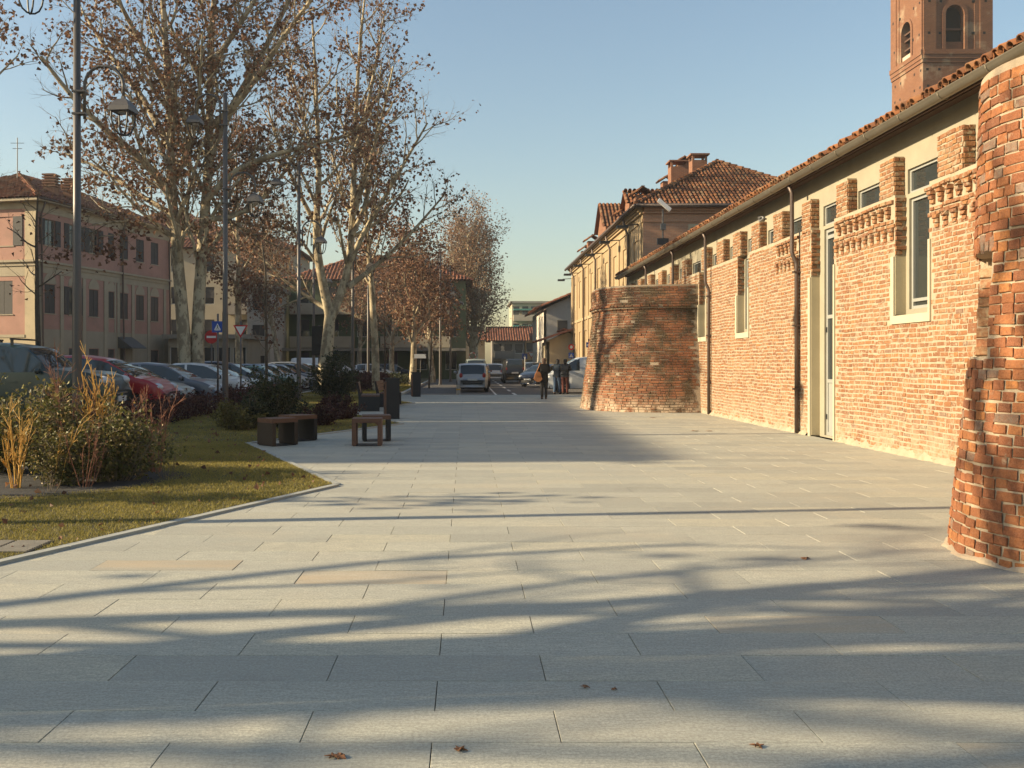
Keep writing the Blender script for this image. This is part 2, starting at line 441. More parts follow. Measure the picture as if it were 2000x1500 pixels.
# ------------------------------------------------------------------ ground, plaza, lawn, road
def sheet(name, x0, x1, y0, y1, z, mat, **kw):
    return mk(name, [(x0, y0, z), (x1, y0, z), (x1, y1, z), (x0, y1, z)], [(0, 1, 2, 3)], mat, **kw)
sheet('ground', -900, 900, -300, 1800, -.16, M['ground'], kind='structure')
sheet('road', -3.2, 14.0, 43.05, 260, -.105, M['asphalt'], kind='structure')
sheet('parking_lot', -27.5, -7.95, -12, 100, -.10, M['asphalt'], kind='structure')
PLAZA_END = 42.6
paving = thing('plaza_paving', (0, 0, 0), kind='structure')
mb = MB(); mb.box(-8.0, 6.9, -6, PLAZA_END, -.15, -.022); mb.build('paving_bed', M['joint'], paving)
mb = MB(); mb.box(-8.0, 8.5, PLAZA_END+.005, PLAZA_END+.40, -.15, .003); mb.build('kerb_edge', M['kerb'], paving)

# the lawn runs beside the paving in a saw-tooth line
ZIG = [(-4.0, -6.0), (-1.6, .0), (-3.97, 5.55), (-1.57, 11.2), (-3.97, 17.0), (-1.55, 22.5), (-3.85, 28.4), (-1.9, 34.0), (-3.9, 39.6), (-2.9, 42.3)]
def zig_x(y):
    for (xa, ya), (xb, yb) in zip(ZIG[:-1], ZIG[1:]):
        if ya <= y <= yb: return xa + (xb-xa)*(y-ya)/(yb-ya)
    return ZIG[0][0] if y < ZIG[0][1] else ZIG[-1][0]

rows = [3.62, 3.95, 4.32, 4.70, 5.08, 5.43, 5.82, 6.22]
r_ = np.random.default_rng(3)
while rows[-1] < PLAZA_END-.3: rows.append(rows[-1] + float(r_.choice([.34, .37, .375, .39, .40])))
rows[-1] = PLAZA_END
first = [3.62]
while first[0] > -1.5: first.insert(0, first[0]-.375)
rows = first[:-1] + rows
slabs = []
for k, (ya, yb) in enumerate(zip(rows[:-1], rows[1:])):
    off = .365 if (k - len(first)) % 2 else -.13
    n0 = math.floor((-6.5-off))
    for n in range(n0, 9):
        xa, xb = off+n, off+n+1
        if xa >= 6.88: continue
        xb = min(xb, 6.88)
        if xb < min(zig_x(ya), zig_x(yb), zig_x((ya+yb)/2)) - .1: continue
        slabs.append((xa, xb, ya, yb))
def seen(s):
    xa, xb, ya, yb = s
    y = max(yb, .5)
    if yb < 3.25: return -1
    if xb < -.5*y or xa > .6*y: return -1
    if xb < zig_x((ya+yb)/2): return -1
    return 1/y**2
order = sorted(range(len(slabs)), key=lambda i: -seen(slabs[i]))
top = set(order[:300])
slab_cache = {}
def slab_tmpl():
    # unit slab: x 0..1, y 0..1, z -1..0, chamfered upper edge
    e = 1.0
    V = [(0,0,-1),(1,0,-1),(1,1,-1),(0,1,-1),(0,0,-.06),(1,0,-.06),(1,1,-.06),(0,1,-.06),(.0015,.004,0),(.9985,.004,0),(.9985,.996,0),(.0015,.996,0)]
    F = [(0,1,5,4),(1,2,6,5),(2,3,7,6),(3,0,4,7),(4,5,9,8),(5,6,10,9),(6,7,11,10),(7,4,8,11),(8,9,10,11)]
    return V, F
sV, sF = slab_tmpl()
unit_slab = mesh_of('slab', sV, sF); unit_slab.materials.append(M['slab_obj'])
rust_slab = mesh_of('slab_rust', sV, sF); rust_slab.materials.append(M['slab_rust'])
RUST = [(-.6, 6.5), (1.9, 5.25), (-2.1, 6.7), (2.2, 3.45)]
G = .0019
rest = []
for i, (xa, xb, ya, yb) in enumerate(slabs):
    dz = float(r_.normal(0, .0008))
    if i in top:
        rusty = any(xa < x < xb and ya < y < yb for x, y in RUST)
        o = link_part('slab', rust_slab if rusty else unit_slab, paving, (xa+G, ya+G, dz), None, (xb-xa-2*G, yb-ya-2*G, .03))
        if rusty: o['label'] = 'slab stained rusty ochre'
    else: rest.append((xa, xb, ya, yb, dz))
rs = np.array(rest)
N = len(rs)
O = np.stack([rs[:, 0]+G, rs[:, 2]+G, rs[:, 4]], 1)
Z0 = np.zeros(N)
A = np.stack([rs[:, 1]-rs[:, 0]-2*G, Z0, Z0], 1); B = np.stack([Z0, rs[:, 3]-rs[:, 2]-2*G, Z0], 1); C = np.stack([Z0, Z0, Z0+.03], 1)
V, F, rr = scatter_mesh(sV, sF, O, A, B, C, r_.random(N))
mk('distant_slabs', V, F, M['slab_attr'], paving, rnd=rr, kind='stuff')
# plain paving behind the round bastion, towards the yellow wing
mb = MB(); mb.box(6.9, 8.5, 31, PLAZA_END, -.15, 0); mb.build('side_strip', M['kerb'], paving)

# lawn
lawn_poly = [(x, y) for x, y in ZIG] + [(-7.9, 42.3), (-7.9, -6)]
lawn = thing('lawn', (0, 0, 0), kind='structure')
n = len(lawn_poly)
mb = MB(); mb.prism([(x, y, -.15) for x, y in lawn_poly], (0, 0, .168)); mb.build('lawn_soil', M['soil'], lawn)
# flush stone strip along the lawn edge, one stone per metre
ks = MB()
for (xa, ya), (xb, yb) in zip(ZIG[:-1], ZIG[1:]):
    L = math.hypot(xb-xa, yb-ya); m_ = max(1, round(L/1.0)); ux, uy = (xb-xa)/L, (yb-ya)/L; nx, ny = uy, -ux
    for k in range(m_):
        a, b = L*k/m_+.004, L*(k+1)/m_-.004
        q = [(xa+ux*a, ya+uy*a), (xa+ux*b, ya+uy*b)]
        w = .085
        o = mk('kerb_stone', *(lambda m: (m.V, m.F))(MB().prism([(q[0][0], q[0][1], -.05), (q[0][0]+nx*w, q[0][1]+ny*w, -.05), (q[1][0]+nx*w, q[1][1]+ny*w, -.05), (q[1][0], q[1][1], -.05)], (0, 0, .072))), M['kerb'], lawn)
# kerb of the parking lot
mb = MB(); mb.box(-8.08, -7.9, -12, 100, -.14, .02); mb.build('parking_kerb', M['kerb'], None, kind='structure')
# verge beyond the plaza, left of the road
mb = MB(); mb.box(-7.9, -3.2, PLAZA_END+.41, 130, -.15, -.005); mb.build('verge', M['soil'], None, kind='structure')
mb = MB(); mb.box(-3.2, -3.02, PLAZA_END+.41, 130, -.15, .01); mb.build('road_kerb', M['kerb'], None, kind='structure')

# grass blades
def in_poly(x, y, poly):
    c = np.zeros(len(x), bool); j = len(poly)-1
    for i in range(len(poly)):
        xi, yi = poly[i]; xj, yj = poly[j]
        c ^= ((yi > y) != (yj > y)) & (x < (xj-xi)*(y-yi)/(yj-yi+1e-12)+xi); j = i
    return c
BED = (-5.5, 11.6, 1.95, 1.7)
def grass(name, x0, x1, y0, y1, dens, h, w, parent, poly=None, bed=True, z=.016, seed=5, **kw):
    g = np.random.default_rng(seed); n = int((x1-x0)*(y1-y0)*dens)
    x = g.uniform(x0, x1, n); y = g.uniform(y0, y1, n)
    ok = np.ones(n, bool)
    if poly is not None: ok &= in_poly(x, y, poly)
    ok &= (x > -.53*y-1)
    if bed: ok &= (((x-BED[0])/BED[2])**2+((y-BED[1])/BED[3])**2) > 1 - .25*g.random(n)
    ok &= ~((x > -3.92) & (x < -3.28) & (y > 7.12) & (y < 7.62))
    x, y = x[ok], y[ok]; n = len(x)
    a = g.uniform(0, 2*math.pi, n); hh = h*g.uniform(.5, 1.3, n); lean = g.normal(0, .55, (n, 2))
    O = np.stack([x, y, np.full(n, z)], 1)
    A = np.stack([np.cos(a)*w, np.sin(a)*w, np.zeros(n)], 1)
    C = np.stack([lean[:, 0]*hh, lean[:, 1]*hh, hh], 1)
    B = np.stack([-np.sin(a), np.cos(a), np.zeros(n)], 1)*w
    patch = .5+.5*np.sin(x*1.7+np.sin(y*1.3)*2)*np.sin(y*2.1+x)
    V, F, rr = scatter_mesh([(-.5, 0, 0), (.5, 0, 0), (.12, 0, 1)], [(0, 1, 2)], O, A, B, C, np.clip(.55*g.random(n)+.4*patch, 0, 1))
    return mk(name, V, F, M['grass'], parent, rnd=rr, kind='stuff', **kw)
grass('grass', -7.9, -1.5, 5.4, 17.2, 3400, .028, .0075, lawn, lawn_poly)
grass('grass', -7.9, -1.5, 17.2, 42, 900, .03, .014, lawn, lawn_poly, seed=6)
grass('verge_grass', -7.8, -3.25, 43.2, 70, 300, .04, .03, None, None, False, -.005, 8, label='short winter grass on the verge left of the road', cat='grass')
# dark mulch bed under the near shrubs
th = np.linspace(0, 2*math.pi, 40, endpoint=False)
bx = [(BED[0]+BED[2]*math.cos(t)*(1+.08*math.sin(5*t)), BED[1]+BED[3]*math.sin(t)*(1+.08*math.cos(4*t)), .0) for t in th]
mb = MB(); mb.prism(bx, (0, 0, .024)); mb.build('mulch_bed', M['mulch'], lawn)
# concrete inspection cover sunk in the lawn
cv = thing('inspection_cover', (-3.6, 7.37, .0), 'flat grey ribbed inspection cover sunk in the lawn edge', 'cover')
mb = MB(); mb.box(-3.9, -3.3, 7.14, 7.60, 0, .024); mb.build('slab', M['joint'], cv)
M['concrete'] = std('concrete', (.28, .25, .20), .9, .15, 6, 80, .3)
for q in range(2):
    mb = MB(); xa = -3.89+q*.295
    for k in range(11): mb.box(xa+.01, xa+.275, 7.155+k*.04, 7.155+k*.04+.024, .0242, .033)
    mb.build('ribbed_plate', M['concrete'], cv)

# ------------------------------------------------------------------ bricks
# unit brick: x along the course -.5..5, y outward 0..1, z 0..1
BRV = [(-.5,0,0),(.5,0,0),(.5,0,1),(-.5,0,1),(-.5,.72,0),(.5,.72,0),(.5,.72,1),(-.5,.72,1),(-.465,1,.1),(.465,1,.1),(.465,1,.9),(-.465,1,.9)]
BRF = [(0,1,5,4),(1,2,6,5),(2,3,7,6),(3,0,4,7),(4,5,9,8),(5,6,10,9),(6,7,11,10),(7,4,8,11),(8,9,10,11)]
def brick_meshes(mat, n=7, seed=1):
    g = np.random.default_rng(seed); out = []
    for k in range(n):
        V = np.array(BRV); V[:, 0] += g.normal(0, .028, 12); V[:, 1] += g.normal(0, .14, 12)*(V[:, 1] > .5); V[:, 2] += g.normal(0, .07, 12); V[8:, 0] *= .97
        me = mesh_of('brick', V, BRF); me.materials.append(mat); out.append(me)
    return out
def place_bricks(root, bricks, mat_obj, mat_attr, n_obj, key, seed=1, stuff_name='brickwork', meshes=None):
    """bricks: list of (centre-bottom pos, tangent, normal, length, height, depth); the n_obj with the largest key become parts"""
    g = np.random.default_rng(seed)
    ks_ = [key(b) for b in bricks]
    order = sorted(range(len(bricks)), key=lambda i: -ks_[i]); chosen = set(order[:n_obj]) if n_obj else set()
    ms = meshes or brick_meshes(mat_obj, 7, seed)
    off = root_off(root)
    for i in chosen:
        p, t, nn, l, h, d = bricks[i]
        o = bpy.data.objects.new('brick', ms[int(g.integers(len(ms)))]); COL.objects.link(o); o.parent = root
        up = np.cross(t, nn); 
        if up[2] < 0: up = -up
        t2 = np.cross(nn, up)
        m = Matrix(((t2[0]*l, nn[0]*d, up[0]*h, p[0]-off[0]), (t2[1]*l, nn[1]*d, up[1]*h, p[1]-off[1]), (t2[2]*l, nn[2]*d, up[2]*h, p[2]-off[2]), (0, 0, 0, 1)))
        o.matrix_basis = m
    rest = [b for i, b in enumerate(bricks) if i not in chosen]
    if rest:
        p = np.array([b[0] for b in rest]); t = np.array([b[1] for b in rest]); nn = np.array([b[2] for b in rest])
        l = np.array([b[3] for b in rest]); h = np.array([b[4] for b in rest]); d = np.array([b[5] for b in rest])
        up = np.cross(t, nn); s = np.where(up[:, 2:3] < 0, -1, 1); up = up*s; t = np.cross(nn, up)
        V, F, rr = scatter_mesh(BRV, BRF, p, t*l[:, None], nn*d[:, None], up*h[:, None], g.random(len(rest)), .0014, g)
        mk(stuff_name, V, F, mat_attr, root, rnd=rr, kind='stuff')
def courses(s0, s1, z0, z1, pitch, joint, g, skip=None, lens=(.215, .105), pl=.55, wob=.004):
    out = []; z = z0; k = 0
    while z + pitch*.6 < z1:
        s = s0 - g.uniform(0, .2)
        while s < s1:
            l = (lens[0] if g.random() < pl else lens[1])*g.uniform(.9, 1.1)
            a, b = max(s, s0), min(s+l, s1)
            h = pitch-joint*g.uniform(.8, 1.35)
            if b-a > .035 and not (skip and skip((a+b)/2, z+h/2)): out.append(((a+b)/2, z+g.normal(0, wob), b-a, h))
            s += l + joint*g.uniform(.8, 1.4)
        z += pitch; k += 1
    return out
UPV = np.array((0, 0, 1.))

# ------------------------------------------------------------------ long brick outbuilding on the right
WX = 6.85                                   # street face of the old wall
OB0, OB1 = 8.3, 41.0
ob = thing('brick_outbuilding', (WX, OB0, 0), 'long low pale brick building with tiled eaves along the plaza', 'building')
fr = Frame((WX, 0, 0), (0, 1, 0), (-1, 0, 0))    # u = Y
WTOP = 4.13
HOLES = [(14.0, 15.12, 2.2, WTOP), (17.62, 18.8, .0, WTOP), (22.95, 23.9, 2.2, WTOP), (27.0, 27.85, 2.2, WTOP)]
wb_ = wall_with_holes(fr, OB0, OB1, 0, WTOP, HOLES, .18)
# top ledge
for a, b in ((OB0, 14.0), (15.12, 17.62), (18.8, 22.95), (23.9, 27.0), (27.85, OB1)):
    wb_.add([fr.pt(a, WTOP), fr.pt(b, WTOP), fr.pt(b, WTOP, -.18), fr.pt(a, WTOP, -.18)], [(0, 1, 2, 3)])
wb_.build('wall', M['mortar_wall'], ob)
PW = -.26                                    # plaster wall plane, set back
win_up = [(13.85, 15.05), (15.75, 16.95), (17.66, 18.6), (19.45, 20.45), (21.2, 22.0), (22.8, 23.55), (24.5, 25.15), (26.0, 26.9), (28.3, 29.3), (30.1, 31.1), (32, 33), (34, 35), (36, 37), (38, 39)]
ph = [(a, b, 4.13, 4.52) for a, b in win_up] + [(14.06, 15.0, 2.3, 4.05), (17.68, 18.55, .04, 4.06), (23.0, 23.8, 2.3, 4.05), (27.05, 27.75, 2.3, 4.05)]
frp = Frame((WX+.17, 0, 0), (0, 1, 0), (-1, 0, 0))
wall_with_holes(frp, OB0, OB1, 0, 5.3, ph, .12).build('plaster_wall', M['plaster'], ob)
# solid body behind, gable ends
mb = MB(); mb.box(WX+.5, 15.2, OB0, OB1, 0, 5.1); mb.build('inner_body', M['plaster'], ob)
def casement(u0, u1, z0, z1, name='window', rails=(), mull=(), fw=.05):
    bs_ = [(u0, u1, z0, z0+fw, -.10, -.04), (u0, u1, z1-fw, z1, -.10, -.04), (u0, u0+fw, z0+fw, z1-fw, -.10, -.04), (u1-fw, u1, z0+fw, z1-fw, -.10, -.04)]
    for r in rails: bs_.append((u0+fw, u1-fw, r-fw/2, r+fw/2, -.099, -.041))
    for m_ in mull: bs_.append((m_-fw/2, m_+fw/2, z0+fw, z1-fw, -.098, -.042))
    w = frp.part(name, M['alu'], ob, *bs_)
    frp.part('pane', M['glass'], w, (u0+fw, u1-fw, z0+fw, z1-fw, -.085, -.075))
    return w
for a, b in win_up: casement(a, b, 4.13, 4.52, fw=.04)
casement(14.06, 15.0, 2.3, 4.05, rails=(2.44,)); casement(23.0, 23.8, 2.3, 4.05, rails=(2.44,)); casement(27.05, 27.75, 2.3, 4.05)
d_ = casement(17.68, 18.55, .04, 4.06, 'door', rails=(1.1, 2.35, 3.9), mull=(18.1,), fw=.07)
frp.part('lower_panel', M['alu'], d_, (17.75, 18.48, .11, 1.06, -.095, -.06))
mb = MB(); mb.tube([frp.pt(18.17, 1.0, -.03), frp.pt(18.17, 1.25, -.03)], .012, 6); mb.build('handle', M['chrome'], d_)
for hz in (.35, 2.05): frp.part('hinge', M['steel_dark'], d_, (18.5, 18.58, hz, hz+.1, -.05, -.03))
# pale plaster on the far jambs and the stone surrounds round the lower half of the openings
for a, b, c, d in HOLES:
    fr.part('jamb_plaster', M['jamb'], ob, (b-.012, b+.0, c+.02, 3.15, -.172, -.002))
    z0 = max(c-.13, .0)
    parts = [(b+.0, b+.11, z0, 3.15, -.05, .028), (a-.06, a, z0, 3.28, -.05, .028)]
    if c > .1: parts.append((a, b, c-.13, c+.0, -.17, .028))
    for p_ in parts: fr.part('stone_surround', M['stone_trim'], ob, p_)
# brick layout
g = np.random.default_rng(21)
def skip(u, z):
    for a, b, c, d in HOLES:
        if a-.03 < u < b+.03 and c-.05 < z < d: return True
        if z < 3.2 and a-.1 < u < b+.16 and c-.16 < z: return True
        if z >= 3.2 and a-.005 < u < b+.02: return True
    return False
def teeth_zone(u, z): return False
BK = []
tV = np.array((0, 1., 0)); nV = np.array((-1., 0, 0))
CZ = [(12.2, 13.98), (15.16, 17.55), (19.5, 20.9)]        # stretches with corbel rows
def in_cz(u): return any(a <= u <= b for a, b in CZ)
def skipc(u, z): return skip(u, z) or (in_cz(u) and (3.42 < z < 3.62 or 3.78 < z < 3.98))
for u, z, l, h in courses(OB0, 29.0, .0, WTOP-.01, .077, .021, g, skipc):
    wv = .012*math.sin(u*1.7)*math.sin(z*2)+.01*math.sin(u*5+z)
    pr = .009+abs(g.normal(0, .004))
    if in_cz(u) and z > 3.6 : pr += .04 if z > 3.95 else .02
    BK.append((np.array((WX+.006, u, z+wv*.6)), tV, nV, l, h, pr))
for u, z, l, h in courses(29.0, OB1, 2.6, WTOP-.01, .077, .017, g, None):
    BK.append((np.array((WX+.006, u, z)), tV, nV, l, h, .012))
for a, b in CZ:                                             # the corbels themselves: two rows of stacked headers
    for zr, out in ((3.42, .0), (3.78, .03)):
        u = a+.05+(.12 if out else 0)
        while u < b-.08:
            for q in range(3):
                BK.append((np.array((WX+.006, u+g.normal(0, .006), zr+q*.066)), tV, nV, .105+q*.012, .058, .03+out*.6+q*.016+g.normal(0, .004)))
            u += .25
# merlons: little brick piers standing on the ledge
MER = [(13.05, 13.75), (15.15, 15.68), (17.0, 17.5), (18.82, 19.3), (20.5, 21.08), (22.1, 22.7), (23.62, 24.3), (25.2, 25.85), (26.95, 27.5), (29.4, 30.0), (31.2, 31.8), (33.1, 33.7), (35.1, 35.7), (37.1, 37.7), (39.1, 39.7)]
for a, b in MER:
    mbm = MB()
    top_ = 4.74 + g.uniform(-.03, .04)
    base = WTOP if not (18.5 < a < 19) else 4.0
    mbm.box(WX+.0, WX+.165, a+.012, b-.012, base, top_-.012)
    for u, z, l, h in courses(a, b, base+.004, top_, .077, .017, g): BK.append((np.array((WX+.006, u, z)), tV, nV, l, h, .014+abs(g.normal(0, .005))))
    z = base+.004
    while z+.05 < top_:                                      # short face turned to the camera
        for s0, l in (((.085, .155),) if int(z/.077) % 2 else ((.04, .07), (.125, .085))):
            BK.append((np.array((WX+s0, a+.02, z+g.normal(0, .003))), np.array((1., 0, 0)), np.array((0, -1., 0)), l, .06, .03+abs(g.normal(0, .004))))
        z += .077
    mbm.build('merlon_core', M['mortar_wall'], ob)
# brick reveals above the stone surrounds on the far jambs, toothed
for a, b, c, d in HOLES:
    z = 3.18
    k = 0
    while z+.05 < WTOP:
        BK.append((np.array((WX+.055+.03*(k % 2), b+.0, z)), np.array((1., 0, 0)), np.array((0, -1., 0)), .11+.06*(k % 2), .06, .015+.02*(k % 2)+abs(g.normal(0, .006))))
        z += .077; k += 1
    # door: brick pier on the far side
place_bricks(ob, BK, M['brick_wall_obj'], M['brick_wall_attr'], 300, lambda b: -abs(b[0][1]-12.55) if b[0][1] > 12.6 else -99, 4)
# crumbling mortar skirt where the wall meets the paving
def skirt(root, pts, mat, seed, h=.07, w=.06):
    g = np.random.default_rng(seed); V = []; F = []
    for k, (p, n_) in enumerate(pts):
        hh, ww = h*g.uniform(.15, 1.3), w*g.uniform(.2, 1.3)
        V += [(p[0]+n_[0]*ww, p[1]+n_[1]*ww, .001), (p[0]+n_[0]*(.012+ww*.4), p[1]+n_[1]*(.012+ww*.4), hh*.55), (p[0]-n_[0]*.02, p[1]-n_[1]*.02, hh)]
    for k in range(len(pts)-1):
        for q in range(2): F.append((k*3+q, k*3+q+1, (k+1)*3+q+1, (k+1)*3+q))
    mk('mortar_skirt', V, F, mat, root, True)
for a, b in ((OB0, 17.5), (18.95, 27.4)): skirt(ob, [((WX, y), (-1, 0)) for y in np.arange(a, b, .09)], M['mortar_wall'], int(a), .13, .07)
# roof: soffit boards, rafters, gutter, tiles
EX, EZ = 6.58, 5.13
slope = math.tan(R(22))
def roof_z(x): return EZ+.10+(x-EX)*slope
mk('roof_deck', [(EX+.02, OB0-3, roof_z(EX)), (11.4, OB0-3, roof_z(11.4)), (11.4, OB1+.3, roof_z(11.4)), (EX+.02, OB1+.3, roof_z(EX)), (16.2, OB0-3, roof_z(EX+.4)), (16.2, OB1+.3, roof_z(EX+.4))], [(0, 1, 2, 3), (1, 4, 5, 2)], M['wood_dark'], ob)
mb = MB(); mb.box(EX+.05, EX+.08, OB0-3, OB1+.3, EZ-.06, roof_z(EX+.05)-.004); mb.build('fascia_sun_stop', M['wood_dark'], ob)  # board added behind the gutter to stop sun leaking in under the tiles
y = OB0-2.7
while y < OB1:
    mb = MB(); mb.prism([(EX+.1, y, roof_z(EX+.1)-.03), (EX+.1, y, roof_z(EX+.1)-.13), (8.0, y, roof_z(8.0)-.13), (8.0, y, roof_z(8.0)-.03)], (0, .10, 0)); mb.build('rafter', M['wood_dark'], ob); y += .95
mb = MB(); mb.box(WX+.02, WX+.165, OB0, OB1, 5.16, 5.26); mb.build('wall_plate', M['wood_dark'], ob)
gm = MB(); nn_ = 9
ys = np.linspace(OB0-3, OB1+.25, 14)
for rad in (.085,):
    V = []; F = []
    for y in ys:
        for k in range(nn_):
            an = math.pi+math.pi*k/(nn_-1); V.append((EX-.02+rad*math.cos(an), y, EZ+.03+rad*math.sin(an)))
        V += [(EX-.02+rad+.0, y, EZ+.045), (EX-.02-rad-.015, y, EZ+.045)]
    w_ = nn_+2
    for i in range(len(ys)-1):
        for k in range(w_): F.append((i*w_+k, i*w_+(k+1) % w_, (i+1)*w_+(k+1) % w_, (i+1)*w_+k))
    gm.add(V, F)
gm.build('gutter', M['gutter'], ob, True)
y = OB0-2.5
while y < OB1:
    mb = MB(); mb.tube([(EX-.02+.095*math.cos(math.pi+math.pi*k/8), y, EZ+.03+.095*math.sin(math.pi+math.pi*k/8)) for k in range(9)], .008, 4); mb.build('gutter_bracket', M['gutter'], ob); y += 1.2
for yy, zlow in ((19.42, 0), (26.45, 0), (30.6, 2), (35.2, 2)):
    mb = MB()
    mb.tube([(EX+.03, yy, EZ-.02), (WX-.165, yy, EZ-.2), (WX-.165, yy, 3.74), (WX-.15, yy, 3.66), (WX-.085, yy, 3.54), (WX-.07, yy, 3.46), (WX-.07, yy, .02)], .042, 10)
    dp = mb.build('downpipe', M['pipe'], ob, True)
    mb = MB()
    for z in (.9, 2.2, 3.3): mb.box(WX-.14, WX-.01, yy-.055, yy+.055, z, z+.035)
    mb.build('pipe_clamp', M['pipe'], dp)
# coppi: half-round tiles
def coppo(n=6, r0=.085, r1=.07, L=.42):
    V = []; F = []
    for j, (r, x) in enumerate(((r0, 0), (r1, L))):
        for k in range(n+1):
            an = math.pi*k/n; V.append((x, r*math.cos(an), r*math.sin(an)))
    for k in range(n): F.append((k, k+1, n+2+k, n+1+k))
    m = len(V)
    V += [(x, y*.84, z*.84-.003) for x, y, z in V]
    for k in range(n): F.append((m+k+1, m+k, m+n+1+k, m+n+2+k))
    for k in range(n): F.append((k+1, k, m+k, m+k+1))
    return V, F
cV, cF = coppo()
tile_me = mesh_of('tile', cV, cF, True); tile_me.materials.append(M['tile_obj'])
ys = np.arange(OB0-2.9, OB1+.2, .185)
gt = np.random.default_rng(5)
ca = math.atan(slope)
objs = 0
Ot, rt = [], []
for r in range(4):
    for y in ys:
        x = EX-.075 + r*.36 + gt.normal(0, .018); z = roof_z(x)+.035+gt.normal(0, .01)+(.012 if r else .0)
        yy = y+gt.normal(0, .010)
        if r == 0 and yy > 9.5:
            o = link_part('tile', tile_me, ob, (x, yy, z), (gt.normal(0, .05), -ca+gt.normal(0, .03), gt.normal(0, .05))); objs += 1
        else: Ot.append((x, yy, z, 1)); 
    for y in ys+.0925:                                       # channel tiles, hollow side up
        Ot.append((EX-.05+r*.36+gt.normal(0, .01), y+gt.normal(0, .006), roof_z(EX-.05+r*.36)+.075+.0, -1))
Ot = np.array(Ot); n_ = len(Ot)
A = np.tile((math.cos(ca), 0, math.sin(ca)), (n_, 1)); B = np.tile((0, 1., 0), (n_, 1))*Ot[:, 3:4]; C = np.tile((-math.sin(ca), 0, math.cos(ca)), (n_, 1))*Ot[:, 3:4]
V, F, rr = scatter_mesh(cV, cF, Ot[:, :3], A, B, C, gt.random(n_), .002, gt)
mk('upper_tiles', V, F, M['tile_attr'], ob, rnd=rr, kind='stuff')

# ------------------------------------------------------------------ near round tower (right edge)
NC = np.array((4.94, 7.06)); NR = 1.2
nt_ = thing('round_brick_tower', (NC[0], NC[1], 0), 'near battered round brick tower at the right edge with a small niche', 'tower')
def n_off(z): return float(np.interp(z, [0, .05, .9, 1.5, 2.3, 4.0], [0, .0, .09, .15, .19, .235]))
TOPZ = 3.66
NI = (R(136), R(179), 1.50, 2.30)
def n_rad(phi, z, niche=True):
    r = NR-n_off(z)-.006+.002*math.sin(phi*9+z*3)
    if niche and NI[0] < phi < NI[1] and NI[2] < z < NI[3]: r -= .24
    return r
ph0, ph1 = R(90), R(270)
phis = sorted(set(list(np.linspace(ph0, ph1, 61)) + [NI[0]-.001, NI[0]+.001, NI[1]-.001, NI[1]+.001]))
zs = sorted(set(list(np.linspace(0, TOPZ, 41)) + [NI[2]-.001, NI[2]+.001, NI[3]-.001, NI[3]+.001]))
V = []; F = []
prof = []
for z in zs:
    row = [(6.9, NC[1]+n_rad(ph0, z, False), z)] + [(NC[0]+n_rad(p, z)*math.cos(p), NC[1]+n_rad(p, z)*math.sin(p), z) for p in phis] + [(6.9, NC[1]-n_rad(ph1, z, False), z)]
    V += row
w_ = len(phis)+2
for i in range(len(zs)-1):
    for k in range(w_-1): F.append((i*w_+k, i*w_+k+1, (i+1)*w_+k+1, (i+1)*w_+k))
F.append(tuple(range((len(zs)-1)*w_, len(zs)*w_)))
mk('core', V, F, M['mortar_near'], nt_)
g = np.random.default_rng(33)
NB = []; NBI = []
def lay(phi, z, l, h, d, rad):
    p = np.array((NC[0]+rad*math.cos(phi), NC[1]+rad*math.sin(phi), z)); nn = np.array((math.cos(phi), math.sin(phi), .055)); nn /= np.linalg.norm(nn)
    t = np.array((-math.sin(phi), math.cos(phi), 0.)); return (p, t, nn, l, h, d)
z = .0; pitch = .0785
while z < TOPZ-.05:
    rad = NR-n_off(z)
    phi = ph0 - g.uniform(0, .1)
    while phi < ph1:
        l = (.19 if g.random() < .16 else .112)*g.uniform(.85, 1.12); j = .017*g.uniform(.7, 1.5)
        h = pitch-.0165*g.uniform(.8, 1.35); a = l/rad
        pm = phi+a/2; lb_ = l
        jam = False
        if NI[2]-.02 < z+h/2 < NI[3]+.03 and phi+a > NI[0]-.004 and phi < NI[1]+.004:
            if phi < NI[0]-.06: lb_ = (NI[0]-.006-phi)*rad; pm = phi+lb_/rad/2
            elif phi+a > NI[1]+.06: lb_ = (phi+a-NI[1]-.006)*rad; pm = phi+a-lb_/rad/2
            else: jam = True
        if not jam:
            d = .008+abs(g.normal(0, .0025))
            if g.random() < .012: d = .002
            NB.append(lay(pm, z+g.normal(0, .004), lb_, h, d, rad-.004))
        phi += a+j/rad
    z += pitch
z = NI[2]+.01
while z+.07 < NI[3]:
    rad = NR-n_off(z)-.24; phi = NI[0]+.10
    while phi < NI[1]:
        l = .17*g.uniform(.8, 1.2); a = l/rad
        NBI.append(lay(phi+a/2, z+g.normal(0, .005), l, .073, .018+abs(g.normal(0, .008)), rad-.004)); phi += a+.012/rad
    z += .082
z = NI[2]+.01; k = 0
while z+.07 < NI[3]:                          # bricks on the jamb of the niche that faces the camera
    p0 = NI[0]; ro = NR-n_off(z)
    nn = np.array((-math.sin(p0), math.cos(p0), 0.)); t = np.array((math.cos(p0), math.sin(p0), 0.))
    for rc, l in (((ro-.12, .22),) if k % 2 else ((ro-.055, .10), (ro-.175, .115))):
        NBI.append((np.array((NC[0]+rc*math.cos(p0), NC[1]+rc*math.sin(p0), z+g.normal(0, .004))), t, nn, l, .068, .014+abs(g.normal(0, .006))))
    z += .08; k += 1
def nkey(b):
    p = b[0]; px = 910+p[0]*FPX/p[1]; py = 709+(CAM_H-p[2])*FPX/p[1]
    vis = (b[2][0]*p[0]+b[2][1]*p[1]) < .05 and 1800 < px < 2010 and -30 < py < 1130
    return (1 if vis else -1) + .01/p[1]
place_bricks(nt_, NB, M['brick_near_obj'], M['brick_near_attr'], min(285, sum(nkey(b) > 0 for b in NB)), nkey, 6)
